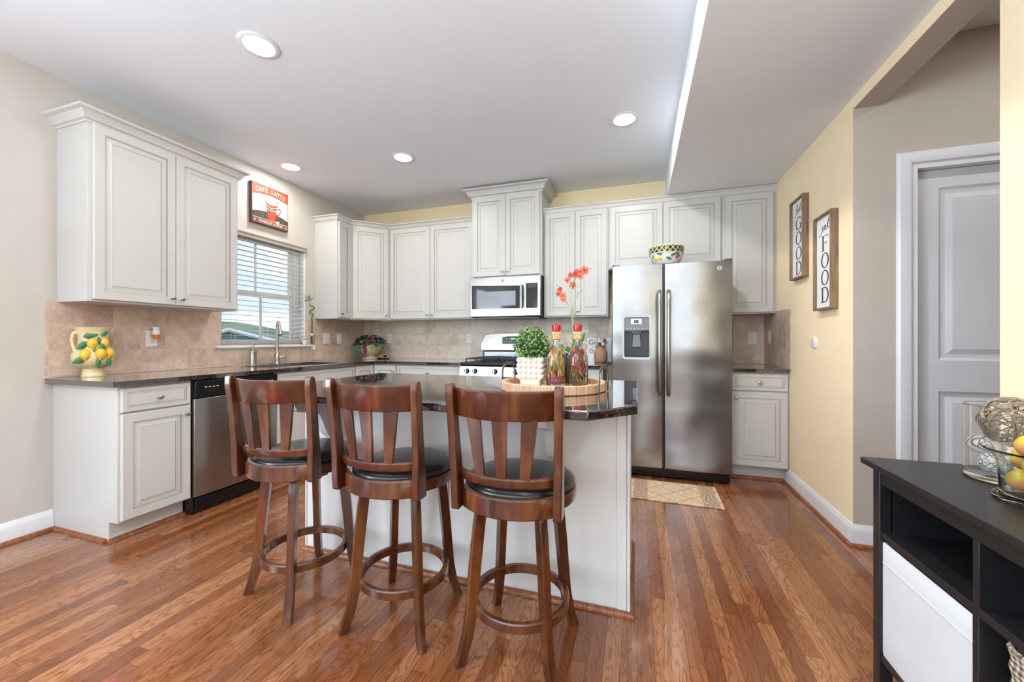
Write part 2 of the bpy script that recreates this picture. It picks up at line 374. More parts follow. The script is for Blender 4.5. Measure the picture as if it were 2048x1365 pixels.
# ================================================================== mesh helpers
class MB:
    def __init__(s, *mats):
        s.bm = bmesh.new(); s.mats = list(mats); s.M = Matrix.Identity(4)
    def T(s, loc=(0, 0, 0), rot=(0, 0, 0)):
        s.M = Matrix.Translation(loc) @ Euler(rot).to_matrix().to_4x4(); return s
    def v(s, p): return s.bm.verts.new(s.M @ Vector(p))
    def f(s, vs, m=0, sm=True):
        try: x = s.bm.faces.new(vs)
        except ValueError: return None
        x.material_index = m; x.smooth = sm; return x
    def box(s, a, b, m=0):
        x0, y0, z0 = a; x1, y1, z1 = b
        V = [s.v(p) for p in ((x0,y0,z0),(x1,y0,z0),(x1,y1,z0),(x0,y1,z0),(x0,y0,z1),(x1,y0,z1),(x1,y1,z1),(x0,y1,z1))]
        for q in ((0,3,2,1),(4,5,6,7),(0,1,5,4),(1,2,6,5),(2,3,7,6),(3,0,4,7)): s.f([V[i] for i in q], m)
        return s
    def quad(s, pts, m=0):
        s.f([s.v(p) for p in pts], m); return s
    def lathe(s, prof, n=24, m=0, c=(0, 0, 0), ang=2*PI, mf=None):
        rings = []
        for (r, z) in prof:
            if r < 1e-6: rings.append([s.v((c[0], c[1], c[2]+z))])
            else: rings.append([s.v((c[0]+r*math.cos(2*PI*k/n), c[1]+r*math.sin(2*PI*k/n), c[2]+z)) for k in range(n)])
        for i in range(len(rings)-1):
            A, B = rings[i], rings[i+1]; mm = mf(i) if mf else m
            if len(A) == 1 and len(B) == 1: continue
            for k in range(n):
                k2 = (k+1) % n
                if len(A) == 1: s.f([A[0], B[k2], B[k]], mm)
                elif len(B) == 1: s.f([A[k], A[k2], B[0]], mm)
                else: s.f([A[k], A[k2], B[k2], B[k]], mm)
        return s
    def sphere(s, c, r, n=12, m=0, sc=(1, 1, 1)):
        k = max(4, n//2)
        Mo = s.M; s.M = Mo @ Matrix.Translation(c) @ Matrix.Diagonal((sc[0], sc[1], sc[2], 1))
        s.lathe([(r*math.sin(PI*i/k), -r*math.cos(PI*i/k)) for i in range(k+1)], n, m); s.M = Mo
        return s
    def cyl(s, a, b, r, n=16, m=0, r2=None):
        return s.tube([a, b], [r, r if r2 is None else r2], n, m)
    def tube(s, pts, r, n=8, m=0, closed=False, caps=True):
        P = [Vector(p) for p in pts]; N = len(P)
        R = r if isinstance(r, (list, tuple)) else [r]*N
        rings = []; up = None
        for i in range(N):
            if closed: t = (P[(i+1) % N]-P[i-1])
            else: t = P[min(i+1, N-1)]-P[max(i-1, 0)]
            t = t.normalized() if t.length > 1e-9 else Vector((0, 0, 1))
            if up is None:
                up = Vector((0, 0, 1)) if abs(t.z) < .9 else Vector((1, 0, 0))
            b = t.cross(up)
            if b.length < 1e-6: b = t.orthogonal()
            b.normalize(); up = b.cross(t).normalized()
            rings.append([s.v(P[i]+(b*math.cos(2*PI*k/n)+up*math.sin(2*PI*k/n))*R[i]) for k in range(n)])
        for i in range(N if closed else N-1):
            A, B = rings[i], rings[(i+1) % N]
            for k in range(n): s.f([A[k], A[(k+1) % n], B[(k+1) % n], B[k]], m)
        if caps and not closed: s.f(rings[0][::-1], m); s.f(rings[-1], m)
        return s
    def prism(s, poly, z0, z1, m=0, mside=None):
        """polygon in xy extruded in z"""
        A = [s.v((x, y, z0)) for x, y in poly]; B = [s.v((x, y, z1)) for x, y in poly]
        s.f(A[::-1], m); s.f(B, m)
        n = len(poly)
        for i in range(n): s.f([A[i], A[(i+1) % n], B[(i+1) % n], B[i]], m if mside is None else mside)
        return s
    def loft(s, rings, m=0, closed=True, caps=True):
        R = [[s.v(p) for p in r] for r in rings]; n = len(R[0])
        for i in range(len(R)-1):
            for k in range(n if closed else n-1):
                s.f([R[i][k], R[i][(k+1) % n], R[i+1][(k+1) % n], R[i+1][k]], m)
        if caps: s.f(R[0][::-1], m); s.f(R[-1], m)
        return s
    def sweep(s, path, prof, m=0, closed=False, side=1):
        """path: list of (x,y); prof: list of (out,z); out grows to the right-hand side (side=1) of the path. mitred."""
        P = [Vector((p[0], p[1])) for p in path]; n = len(P); rings = []
        for i in range(n):
            ds = []
            if i > 0 or closed: ds.append((P[i]-P[i-1]).normalized())
            if i < n-1 or closed: ds.append((P[(i+1) % n]-P[i]).normalized())
            ns = [Vector((d.y, -d.x))*side for d in ds]
            if len(ns) == 2:
                b = (ns[0]+ns[1]).normalized(); b = b/max(.2, b.dot(ns[0]))
            else: b = ns[0]
            rings.append([(P[i].x+b.x*o, P[i].y+b.y*o, z) for o, z in prof])
        if closed: rings.append(rings[0])
        s.loft(rings, m, closed=True, caps=not closed)
        return s
    def build(s, name, parent=None, loc=None, bevel=0, seg=2, ang=35, sub=0, rotz=0):
        bmesh.ops.remove_doubles(s.bm, verts=s.bm.verts, dist=1e-6)
        bmesh.ops.recalc_face_normals(s.bm, faces=s.bm.faces)
        me = D.meshes.new(name); s.bm.to_mesh(me); s.bm.free()
        for m in s.mats: me.materials.append(m)
        me.set_sharp_from_angle(angle=math.radians(ang))
        o = D.objects.new(name, me); COL.objects.link(o)
        if parent is not None: o.parent = parent
        if loc is not None: o.location = loc
        if rotz: o.rotation_euler = (0, 0, rotz)
        if bevel:
            b = o.modifiers.new('bevel', 'BEVEL'); b.width = bevel; b.segments = seg; b.limit_method = 'ANGLE'; b.angle_limit = math.radians(40); b.harden_normals = False
        if sub:
            b = o.modifiers.new('sub', 'SUBSURF'); b.levels = sub; b.render_levels = sub
        return o

def tag(o, label, cat, group=None, kind=None):
    o['label'] = label; o['category'] = cat
    if group: o['group'] = group
    if kind: o['kind'] = kind
    return o
def thing(name, label, cat, loc=(0, 0, 0), rotz=0, group=None):
    o = D.objects.new(name, None); COL.objects.link(o); o.empty_display_size = .05
    o.location = loc; o.rotation_euler = (0, 0, rotz)
    return tag(o, label, cat, group)
def struct(o, label=None):
    o['kind'] = 'structure'
    if label: o['label'] = label
    return o
def dup(root, loc, rotz=None, label=None, group=None, parent=None):
    c = root.copy(); COL.objects.link(c)
    if parent is not None: c.parent = parent
    if loc is not None: c.location = loc
    if rotz is not None: c.rotation_euler = (0, 0, rotz)
    if label: c['label'] = label
    if group: c['group'] = group
    for ch in list(root.children): dup(ch, None, parent=c)
    return c
def textmesh(body, size, extrude=.0004, mat=None):
    cu = D.curves.new('lettering', 'FONT'); cu.body = body; cu.size = size; cu.extrude = extrude
    cu.align_x = 'CENTER'; cu.align_y = 'CENTER'
    ob = D.objects.new('lettering', cu); COL.objects.link(ob)
    dg = bpy.context.evaluated_depsgraph_get(); dg.update()
    me = D.meshes.new_from_object(ob.evaluated_get(dg))
    D.objects.remove(ob, do_unlink=True)
    return me
def add_text(mb, body, size, origin, ux, uz, m=0, extrude=.0004, sx=1.0):
    """add flat lettering: ux = reading direction, uz = up of the letters"""
    me = textmesh(body, size, extrude)
    ux = Vector(ux).normalized(); uz = Vector(uz).normalized(); nn = ux.cross(uz)
    Mx = Matrix((( ux.x*sx, uz.x, nn.x, origin[0]), (ux.y*sx, uz.y, nn.y, origin[1]), (ux.z*sx, uz.z, nn.z, origin[2]), (0, 0, 0, 1)))
    V = [mb.v(Mx @ v.co) for v in me.vertices]
    for p in me.polygons: mb.f([V[i] for i in p.vertices], m)
    D.meshes.remove(me)

# ================================================================== room shell
def wallbox(name, a, b, mat, label=None):
    return struct(MB(mat).box(a, b).build(name), label)
struct(MB(M_floor).box((-.15, YR-.1, -.05), (6.4, .15, 0)).build('floor'), 'glossy red-brown oak strip floor')
# ceiling with the dropped soffit on the right
m = MB(M_ceil)
m.box((-.15, YR-.1, H), (XS, .15, H+.1)); m.box((XS, YR-.1, HS), (WX, 0.0, H+.1)); m.box((WX+.0001, YR-.1, H), (6.4, .15, H+.1))
struct(m.build('ceiling'), 'white ceiling with a lower soffit on the right')
# left wall with the window opening and an added, unseen opening for side fill
WY0, WY1, WZ0, WZ1 = -1.83, -.935, 1.093, 2.127
m = MB(M_greige)
for a, b in (((-.15, YR, 0), (0, -6.6, H)), ((-.15, -6.6, 0), (0, -4.6, .5)), ((-.15, -6.6, 2.4), (0, -4.6, H)), ((-.15, -4.6, 0), (0, WY0, H)),
             ((-.15, WY0, 0), (0, WY1, WZ0)), ((-.15, WY0, WZ1), (0, WY1, H)), ((-.15, WY1, 0), (0, .0, H))):
    m.box(a, b)
struct(m.build('wall_left'), 'greige left wall with the kitchen window')
wallbox('wall_back', (-.15, 0, 0), (WX+.15, .15, H), M_yellow, 'yellow back wall behind the cabinets')
# right wall: yellow faces, taupe jamb and header soffit
TH = .13
m = MB(M_yellow_lit, M_taupe)
def rwall(y0, y1, z0, z1, bot=False, far=False, near=False):
    x0, x1 = WX, WX+TH
    m.quad([(x0, y0, z0), (x0, y1, z0), (x0, y1, z1), (x0, y0, z1)], 0)
    m.quad([(x1, y0, z0), (x1, y1, z0), (x1, y1, z1), (x1, y0, z1)], 1)
    if bot: m.quad([(x0, y0, z0), (x1, y0, z0), (x1, y1, z0), (x0, y1, z0)], 1)
    if far: m.quad([(x0, y1, z0), (x1, y1, z0), (x1, y1, z1), (x0, y1, z1)], 1)
    if near: m.quad([(x0, y0, z0), (x1, y0, z0), (x1, y0, z1), (x0, y0, z1)], 1)
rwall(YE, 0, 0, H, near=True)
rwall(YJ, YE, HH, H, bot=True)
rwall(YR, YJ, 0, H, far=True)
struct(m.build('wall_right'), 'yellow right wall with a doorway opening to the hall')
# hall beyond the opening, closet door in it
DX0, DX1, DZ1 = 4.80, 5.62, 2.062
m = MB(M_taupe)
m.box((WX+TH+.0001, YE, 0), (DX0-.02, YE+.12, H)); m.box((DX0-.02, YE, DZ1+.02), (DX1+.02, YE+.12, H)); m.box((DX1+.02, YE, 0), (6.4, YE+.12, H))
struct(m.build('wall_hall'), 'taupe hall wall with the white door')
wallbox('wall_hall_end', (6.3, -4.5, 0), (6.4, YE, H), M_taupe)
wallbox('wall_hall_near', (WX+TH+.0001, -4.6, 0), (6.4, -4.5, H), M_taupe)
# rear wall with two unseen windows added for light (behind the camera)
m = MB(M_greige)
rw = [(.4, 2.3), (2.9, 4.4)]
m.box((-.15, YR-.1, 0), (WX+.1, YR, .5)); m.box((-.15, YR-.1, 2.4), (WX+.1, YR, H))
m.box((-.15, YR-.1, .5), (.4, YR, 2.4)); m.box((2.3, YR-.1, .5), (2.9, YR, 2.4)); m.box((4.4, YR-.1, .5), (WX+.1, YR, 2.4))
struct(m.build('wall_rear'))
for x0, x1 in rw:
    m = MB(M_sash)
    for a, b in (((x0, YR-.07, .5), (x0+.05, YR+.01, 2.4)), ((x1-.05, YR-.07, .5), (x1, YR+.01, 2.4)), ((x0, YR-.07, .5), (x1, YR+.01, .55)), ((x0, YR-.07, 2.35), (x1, YR+.01, 2.4)),
                 ((x0, YR-.06, 1.43), (x1, YR-.0, 1.48)), (((x0+x1)/2-.025, YR-.06, .5), ((x0+x1)/2+.025, YR, 2.4))): m.box(a, b)
    struct(m.build('unseen_window'))

# baseboards, shoe moulding
BBP = [(0, 0), (.014, 0), (.014, .085), (.011, .1), (.006, .108), (.004, .118), (0, .12)]
QR = [(0, 0), (.019, 0)]+[(.019*math.cos(a*PI/10), .019*math.sin(a*PI/10)) for a in range(1, 5)]+[(0, .019)]
def moulding(name, path, prof, mat, off=0.0, side=1, label=None):
    return struct(MB(mat).sweep(path, [(o+off, z) for o, z in prof], side=side).build(name, ang=50), label)
moulding('baseboard_left', [(0, YR), (0, -2.822)], BBP, M_trim, label='white baseboard on the left wall')
moulding('trim_1', [(0, YR), (0, -2.8055), (.5205, -2.8055)], QR, M_qround, .0145, label='oak shoe moulding along left wall and cabinet end')
moulding('baseboard_right', [(WX, -.56), (WX, YE), (DX0-.12, YE)], BBP, M_trim, side=1, label='white baseboard on the right wall')
moulding('trim_2', [(WX, -.56), (WX, YE), (DX0-.12, YE)], QR, M_qround, .0145, side=1, label='oak shoe moulding on the right wall')
moulding('baseboard_right_near', [(WX+TH, YJ), (WX, YJ), (WX, YR)], BBP, M_trim, side=1)
moulding('trim_3', [(.535, -2.825), (.535, -2.44)], QR, M_qround, 0, side=1, label='oak shoe moulding under the left base cabinet')
moulding('trim_4', [(4.10, -.535), (WX-.016, -.535)], QR, M_qround, 0, side=1, label='oak shoe moulding under the right base cabinet')

# tile backsplash
struct(MB(M_tile_shaded).box((.0005, -2.857, .915), (.009, WY0, 1.381)).box((.0005, WY0, .915), (.009, WY1, 1.092)).box((.0005, WY1, .915), (.009, 0, 1.381)).build('trim_5'), 'tan tile backsplash on the left wall, in its shaded tone')
struct(MB(M_tile_lit).box((.009, -.009, .915), (3.14, -.0005, 1.381)).build('trim_6'), 'tan tile backsplash behind the range, in its lit tone')
struct(MB(M_tile_shaded).box((4.08, -.009, .915), (WX, -.0005, 1.381)).build('trim_7'), 'tan tile backsplash right of the refrigerator, in its shaded tone')
struct(MB(M_tile_shaded).box((WX-.009, -.665, .915), (WX-.0005, -.009, 1.391)).build('trim_8'), 'tan tile backsplash on the right wall, in its shaded tone')

# kitchen window: frame, double-hung sashes, panes
def bar(m, a, b): m.box(a, b)
m = MB(M_sash)
m.box((-.15, WY0, WZ0), (-.005, WY0+.012, WZ1)); m.box((-.15, WY1-.012, WZ0), (-.005, WY1, WZ1)); m.box((-.15, WY0, WZ1-.012), (-.005, WY1, WZ1))
m.box((-.15, WY0, WZ0), (-.02, WY1, WZ0+.012))
for y0, y1 in ((WY0+.012, WY0+.05), (WY1-.06, WY1-.012)): m.box((-.15, y0, WZ0), (-.085, y1, WZ1))
wf = struct(m.build('window_1', bevel=.002), 'white double-hung kitchen window')
for nm, x0, x1, z0, z1, mid in (('lower_sash', -.125, -.1, WZ0+.012, 1.60, -1.365), ('upper_sash', -.148, -.126, 1.56, WZ1-.012, -1.40)):
    m = MB(M_sash); y0, y1 = WY0+.045, WY1-.055
    t = .04
    m.box((x0, y0, z0), (x1, y0+t, z1)); m.box((x0, y1-t, z0), (x1, y1, z1)); m.box((x0, y0+t, z0), (x1, y1-t, z0+t)); m.box((x0, y0+t, z1-t), (x1, y1-t, z1))
    m.box((x0+.006, mid-.009, z0+t), (x1-.006, mid+.009, z1-t))
    m.build(nm, wf)
    MB(M_pane).box(((x0+x1)/2-.002, y0+t-.004, z0+t-.004), ((x0+x1)/2+.002, y1-t+.004, z1-t+.004)).build('pane', wf)
m = MB(M_trim).box((-.02, -1.88, 1.074), (.045, -.845, 1.094)).box((.009, -1.86, 1.064), (.02, -.865, 1.074))
m.box((.0, -.9, 1.094), (.001, -.9, 1.094))
m.build('window_sill', wf, bevel=.004)
wb = MB(M_sash).box((.0095, -.869, 1.04), (.05, -.853, 1.085)).build('window_sill_bracket', wf, bevel=.002)

# window blind
bl = thing('window_blind', 'white two-inch slat blind lowered over the kitchen window', 'blind', (-.03, -1.38, 0))
yb0, yb1 = WY0+.016-(-1.38), WY1-.016-(-1.38)
MB(M_val_shaded).box((.005, yb0-.01, 2.075), (.05, yb1+.02, 2.118)).box((.002, yb0-.01, 2.108), (.056, yb1+.02, 2.124)).box((-.03, yb0, 2.08), (.005, yb1, 2.118)).build('valance', bl, bevel=.004)
m = MB(M_slat); m.T()
nsl = 21; z0, z1 = 1.142, 2.05
for k in range(nsl):
    z = z0+(z1-z0)*k/(nsl-1)
    m.box((-.026, yb0, z-.0014), (.024, yb1, z+.0014))
m.build('slats', bl)
MB(M_val_shaded).box((-.027, yb0, 1.108), (.026, yb1, 1.124)).build('bottom_rail', bl, bevel=.003)
m = MB(M_sash)
for yy in (yb0+.12, 0.0, yb1-.12):
    for xx in (-.025, .0255):
        m.cyl((xx, yy, 1.12), (xx, yy, 2.08), .0009, 5)
m.build('ladder_cord', bl)
m = MB(M_cord); m.box((.026, yb1-.09, 2.079), (.036, yb0+.14, 2.083)); m.cyl((.032, yb1-.06, 1.55), (.032, yb1-.06, 2.09), .0012, 6); m.cyl((.032, yb1-.07, 1.45), (.032, yb1-.07, 2.09), .0012, 6)
m.lathe([(0, 0), (.006, .002), (.007, .012), (.003, .024), (0, .025)], 10, 0, (.032, yb1-.06, 1.535)); m.lathe([(0, 0), (.006, .002), (.007, .012), (.003, .024), (0, .025)], 10, 0, (.032, yb1-.07, 1.43))
m.build('pull_cord', bl)
MB(M_cord).cyl((.032, yb0+.12, 1.33), (.032, yb0+.12, 1.1), .0012, 6).build('tilt_cord', bl)

# outside: neighbouring houses and a hill
def house(name, label, x, y, w, d, h, rh, rot, mat):
    t = thing(name, label, 'house', (x, y, -3.0), rot)
    MB(mat).box((-w/2, -d/2, 0), (w/2, d/2, h)).build('walls', t)
    m = MB(M_roof)
    for sgn in (1, -1):
        m.loft([[(sgn*(w/2+.4), -d/2-.4, h-.2), (0, -d/2-.4, h+rh), (0, -d/2-.4, h+rh+.15), (sgn*(w/2+.5), -d/2-.4, h-.1)],
                [(sgn*(w/2+.4), d/2+.4, h-.2), (0, d/2+.4, h+rh), (0, d/2+.4, h+rh+.15), (sgn*(w/2+.5), d/2+.4, h-.1)]])
    m.build('roof', t)
    g = MB(mat); g.T(rot=(PI/2, 0, 0)); g.prism([(-w/2, h), (w/2, h), (0, h+rh)], -d/2, d/2); g.build('gable', t)
    m = MB(M_trim)
    for yy in (-d/2-.42, d/2+.42):
        for sgn in (1, -1): m.cyl((sgn*(w/2+.5), yy, h-.18), (0, yy, h+rh+.05), .13, 6)
    m.build('rake_trim', t)
    for sx in (-w/4, w/4):
        for zz in (1.0, 3.6):
            if zz+1.3 > h: continue
            m = MB(M_sash, M_darkglass); m.box((sx-.45, -d/2-.05, zz), (sx+.45, -d/2+.01, zz+1.3)); m.box((sx-.35, -d/2-.06, zz+.1), (sx+.35, -d/2-.04, zz+1.2), 1); m.build('window', t)
house('neighbor_house', 'teal green gabled house seen low through the window', -23, 16, 11, 8, 3.2, 1.5, .75, M_siding_haze)
house('neighbor_house', 'second teal house at the left edge of the window view', -30, 2, 8, 8, 2.9, 2.0, 1.15, M_siding_haze)
m = MB(M_hill)
gx, gy = 20, 20
vv = [[m.v((-10-i*8, -60+j*9, -3.0+ (max(0, i-4)*.55)*(1+.5*math.sin(j*.8+i*.3)) * (1 if i > 3 else 0))) for j in range(gy)] for i in range(gx)]
for i in range(gx-1):
    for j in range(gy-1): m.f([vv[i][j], vv[i+1][j], vv[i+1][j+1], vv[i][j+1]])
m.quad([(-10, -60, -3), (-.4, -60, -3), (-.4, 60, -3), (-10, 60, -3)])
tag(m.build('hillside'), 'pale green hillside beyond the neighbouring houses', 'hill', kind='structure')

# hall door: casing + two-panel slab
m = MB(M_trim)
CP = [(0, 0), (.0, -.012), (.012, -.018), (.05, -.016), (.056, -.01), (.06, -.008), (.062, 0)]
def casing_ring(x0, x1, z1, prof):
    rings = []
    for (px, pz, dx, dz) in ((x0, 0, -1, 0), (x0, z1, -1, 1), (x1, z1, 1, 1), (x1, 0, 1, 0)):
        rings.append([(px+dx*o, YE+d, pz+dz*o) for o, d in prof])
    return rings
dr = m.loft(casing_ring(DX0-.03, DX1+.03, DZ1+.03, CP)).build('door_1', ang=30)
struct(dr, 'white two-panel door in the hall')
MB(M_trim).box((DX0-.03, YE-.001, 0), (DX0, YE+.12, DZ1)).box((DX0-.03, YE-.001, DZ1), (DX1+.03, YE+.12, DZ1+.03)).box((DX1, YE-.001, 0), (DX1+.03, YE+.12, DZ1)).box((DX0, YE+.03, 0), (DX0+.012, YE+.05, DZ1)).build('door_jamb', dr)
m = MB(M_door)
yd = YE+.05
def recess(m, x0, x1, z0, z1, yf, prof):
    """ring panel cut: prof list of (inset, depth)"""
    R = [[m.v((x0+i, yf+d, z0+i)), m.v((x1-i, yf+d, z0+i)), m.v((x1-i, yf+d, z1-i)), m.v((x0+i, yf+d, z1-i))] for i, d in prof]
    for a in range(len(R)-1):
        for k in range(4): m.f([R[a][k], R[a][(k+1) % 4], R[a+1][(k+1) % 4], R[a+1][k]])
    m.f(R[-1])
pz = [(.20, .87), (1.035, 1.965)]
xs0, xs1 = DX0+.115, DX1-.115
prev = 0.005
for z0, z1 in pz:
    m.quad([(DX0+.002, yd, prev), (DX1-.002, yd, prev), (DX1-.002, yd, z0), (DX0+.002, yd, z0)])
    m.quad([(DX0+.002, yd, z0), (xs0, yd, z0), (xs0, yd, z1), (DX0+.002, yd, z1)]); m.quad([(xs1, yd, z0), (DX1-.002, yd, z0), (DX1-.002, yd, z1), (xs1, yd, z1)])
    recess(m, xs0, xs1, z0, z1, yd, [(0, 0), (.004, .003), (.012, .010), (.022, .013), (.034, .013), (.058, .004), (.06, .003)])
    prev = z1
m.quad([(DX0+.002, yd, prev), (DX1-.002, yd, prev), (DX1-.002, yd, DZ1-.002), (DX0+.002, yd, DZ1-.002)])
m.box((DX0+.002, yd+.02, .005), (DX1-.002, yd+.04, DZ1-.002))
m.build('door_slab', dr, ang=20)
m = MB(M_nickel); m.lathe([(0, 0), (.026, 0), (.026, .004), (.01, .008), (.009, .03), (.024, .038), (.028, .05), (.02, .06), (0, .063)], 20)
kn = m.build('door_knob', dr, loc=(DX1-.07, yd, .95)); kn.rotation_euler = (PI/2, 0, 0)

# recessed lights
def downlight(x, y, label, power=9):
    t = thing('recessed_light', label, 'ceiling light', (x, y, H), group=None)
    MB(M_trim).lathe([(.098, -.001), (.1, -.004), (.094, -.008), (.078, -.008), (.07, .0), (.07, -.001)], 32).build('trim_ring', t)
    MB(M_lamp).lathe([(0, -.003), (.07, -.003), (.073, -.001)], 32).build('diffuser', t)
    l = D.lights.new('downlight', 'AREA'); l.shape = 'DISK'; l.size = .13; l.energy = power; l.color = (1, .97, .93)
    o = D.objects.new('downlight', l); COL.objects.link(o); o.parent = t; o.location = (0, 0, -.012)
    return t
downlight(1.408, -2.614, 'large round recessed light nearest the camera, upper left')
downlight(.310, -1.405, 'round recessed light above the window and coffee picture')
downlight(1.41, -1.247, 'round recessed light near the middle of the ceiling')
downlight(3.284, -1.264, 'round recessed light beside the dropped soffit', 13)
downlight(3.284, -2.62, 'added round recessed light, unseen above the right-hand stool', 22)  # added as fill, brightens the right wall and floor
hl = downlight(5.35, -2.35, 'added recessed light in the hall ceiling, out of view', 8)  # added as fill, brightens the hall wall and door

# ================================================================== cabinets
def rings_front(m, w, h, prof):
    """raised-panel front in local coords: x 0..w, z 0..h, face toward -y. prof: (inset, y, mat)"""
    R = []
    for i, y, mt in prof:
        R.append(([m.v((i, -y, i)), m.v((w-i, -y, i)), m.v((w-i, -y, h-i)), m.v((i, -y, h-i))], mt))
    for a in range(len(R)-1):
        A, B = R[a][0], R[a+1][0]
        for k in range(4): m.f([A[k], A[(k+1) % 4], B[(k+1) % 4], B[k]], R[a+1][1], False)
    m.f(R[-1][0], 0, False); m.f(R[0][0][::-1], 0, False)
DOORP = [(0, 0, 0), (0, .016, 0), (.003, .0195, 0), (.05, .0195, 0), (.0512, .0165, 1), (.0545, .0165, 0), (.0555, .0125, 1), (.062, .0125, 0), (.064, .0125, 0), (.086, .0185, 0), (.0875, .0165, 1), (.0895, .0175, 0)]
DRAWP = [(0, 0, 0), (0, .016, 0), (.003, .0195, 0), (.024, .0195, 0), (.0252, .0165, 1), (.028, .0165, 0), (.034, .0185, 0), (.0352, .0165, 1), (.037, .0175, 0)]
SLABP = [(0, 0, 0), (0, .016, 0), (.003, .0195, 0), (.012, .0195, 0)]
def knob_mesh():
    m = MB(M_nickel); m.lathe([(0, 0), (.008, 0), (.008, .002), (.0052, .004), (.005, .013), (.011, .017), (.0145, .021), (.0135, .026), (.008, .029), (0, .03)], 18)
    return m
_knob = None
def knob(parent, x, y, z):
    global _knob
    if _knob is None:
        _knob = knob_mesh().build('knob', parent)
        k = _knob
    else:
        k = _knob.copy(); COL.objects.link(k); k.parent = parent
    k.location = (x, y, z); k.rotation_euler = (PI/2, 0, 0); return k
def front(parent, name, x, z, w, h, y=0, prof=DOORP, kn=None, label=None):
    m = MB(M_cab, M_glaze); rings_front(m, w, h, prof)
    o = m.build(name, parent, loc=(x, y-.0005, z), ang=20)
    if kn: knob(o, kn[0], -.0195, kn[1])
    if label: o['label'] = label
    return o
def cabinet(name, label, loc, rotz, w, z0, z1, depth, fronts, group=None, toe=False, cat='cabinet', endpanel=None):
    """local frame: x along the front (0..w), +y into the wall; the front face is y=0"""
    t = thing(name, label, cat, loc, rotz, group)
    m = MB(M_cab, M_dark)
    if toe:
        m.box((0, .0, .114), (w, depth, z1)); m.box((.0, .075, 0), (w, depth, .114))
    else:
        m.box((0, 0, z0), (w, depth, z1))
    m.build('body', t, bevel=.0015, seg=1)
    for f in fronts: front(t, *f[:5], **(f[5] if len(f) > 5 else {}))
    return t
ZU0, ZU1 = 1.375, 2.44
def doors(w, z0, z1, n, ez=.012, ex=.016, gap=.004, kn='bottom', first=0):
    out = []; ww = (w-2*ex-(n-1)*gap*1.0)/n
    for i in range(n):
        x = ex+i*(ww+gap)
        if n == 2: kx = ww-.028 if i == 0 else .028
        else: kx = ww-.028 if first == 0 else .028
        kz = .045 if kn == 'bottom' else (z1-z0-2*ez)-.045
        out.append(('door', x, z0+ez, ww, z1-z0-2*ez, dict(kn=(kx, kz) if kn else None)))
    return out
RL = PI/2      # left wall cabinets face +x : local -y -> +x
G1 = 'cream upper cabinets'; G2 = 'cream base cabinets'
# --- left wall upper, two doors. local x runs along +y after the turn, so origin is the near end
cabinet('wall_cabinet', 'cream two-door upper cabinet left of the window', (.305, -2.805, 0), RL, .90, ZU0, ZU1, .3045, doors(.90, ZU0, ZU1, 2, ex=.02), G1)
cabinet('wall_cabinet', 'narrow cream upper cabinet right of the window, beside the bamboo', (.305, -.815, 0), RL, .204, ZU0, ZU1, .3045, doors(.204, ZU0, ZU1, 1, ex=.014, first=1), G1)
# --- diagonal corner cabinet
t = thing('corner_cabinet', 'diagonal cream corner upper cabinet over the grape bowl', 'cabinet', (0, 0, 0), 0, G1)
MB(M_cab).prism([(0.001, -.001), (.001, -.6105), (.3045, -.6105), (.6105, -.3045), (.6105, -.001)], ZU0, ZU1).build('body', t, bevel=.0015, seg=1)
L = math.hypot(.306, .306)
fr = front(t, 'door', 0, 0, L-.05, ZU1-ZU0-.024, kn=(L-.078, .045))
fr.location = (.3045+.025*.7071+.0004, -.6105+.025*.7071-.0004, ZU0+.012); fr.rotation_euler = (0, 0, PI/4)
# --- back wall uppers
cabinet('wall_cabinet', 'wide cream two-door upper cabinet between the corner and the microwave', (.612, -.305, 0), 0, 1.072, ZU0, ZU1, .3045, doors(1.072, ZU0, ZU1, 2, ex=.012), G1)
cabinet('wall_cabinet', 'tall cream two-door cabinet above the microwave, raised with its own crown', (1.69, -.385, 0), 0, .768, 1.80, 2.66, .384, doors(.768, 1.80, 2.66, 2, ex=.02), G1)
cabinet('wall_cabinet', 'cream two-door upper cabinet between the microwave and refrigerator', (2.46, -.305, 0), 0, .645, ZU0, ZU1, .3045, doors(.645, ZU0, ZU1, 2, ex=.014), G1)
cabinet('wall_cabinet', 'short cream two-door cabinet above the refrigerator', (3.107, -.305, 0), 0, .993, 1.83, ZU1, .3045, doors(.993, 1.83, ZU1, 2, ex=.014), G1)
cabinet('wall_cabinet', 'single-door cream upper cabinet right of the refrigerator', (4.101, -.305, 0), 0, WX-4.102, ZU0, ZU1, .3045, doors(WX-4.102, ZU0, ZU1, 1, ex=.022, first=1, kn=None), G1)
MB(M_white).box((.43, -.22, ZU0-.012), (.56, -.17, ZU0-.0005)).build('puck_light', t, bevel=.002)

# --- crown mouldings
CRP = [(0, 0), (.006, 0), (.008, .010), (.018, .014), (.020, .018), (.024, .030), (.036, .044), (.048, .048), (.052, .050), (.052, .060), (0, .060)]
def crown(name, path, z, side, label, h=1.0, o=1.0, start=-.012):
    m = MB(M_cab); m.sweep(path, [(a*o, z+start+b*h) for a, b in CRP], side=side)
    return struct(m.build(name, ang=30), label)
crown('trim_9', [(0, -2.805), (.305, -2.805), (.305, -1.905), (0, -1.905)], ZU1, 1, 'cream crown moulding on the left upper cabinet', h=1.25, o=1.15)
crown('trim_10', [(0, -.815), (.305, -.815), (.305, -.611), (.611, -.305), (1.69, -.305)], ZU1, 1, 'cream crown moulding around the corner cabinets', h=1.0, o=.85)
crown('trim_11', [(1.69, 0), (1.69, -.385), (2.458, -.385), (2.458, 0)], 2.66, 1, 'cream crown moulding on the raised microwave cabinet', h=1.45, o=1.5)
crown('trim_12', [(2.4585, -.305), (WX, -.305)], ZU1, 1, 'cream crown moulding from the microwave cabinet to the right wall', h=1.0, o=.55)

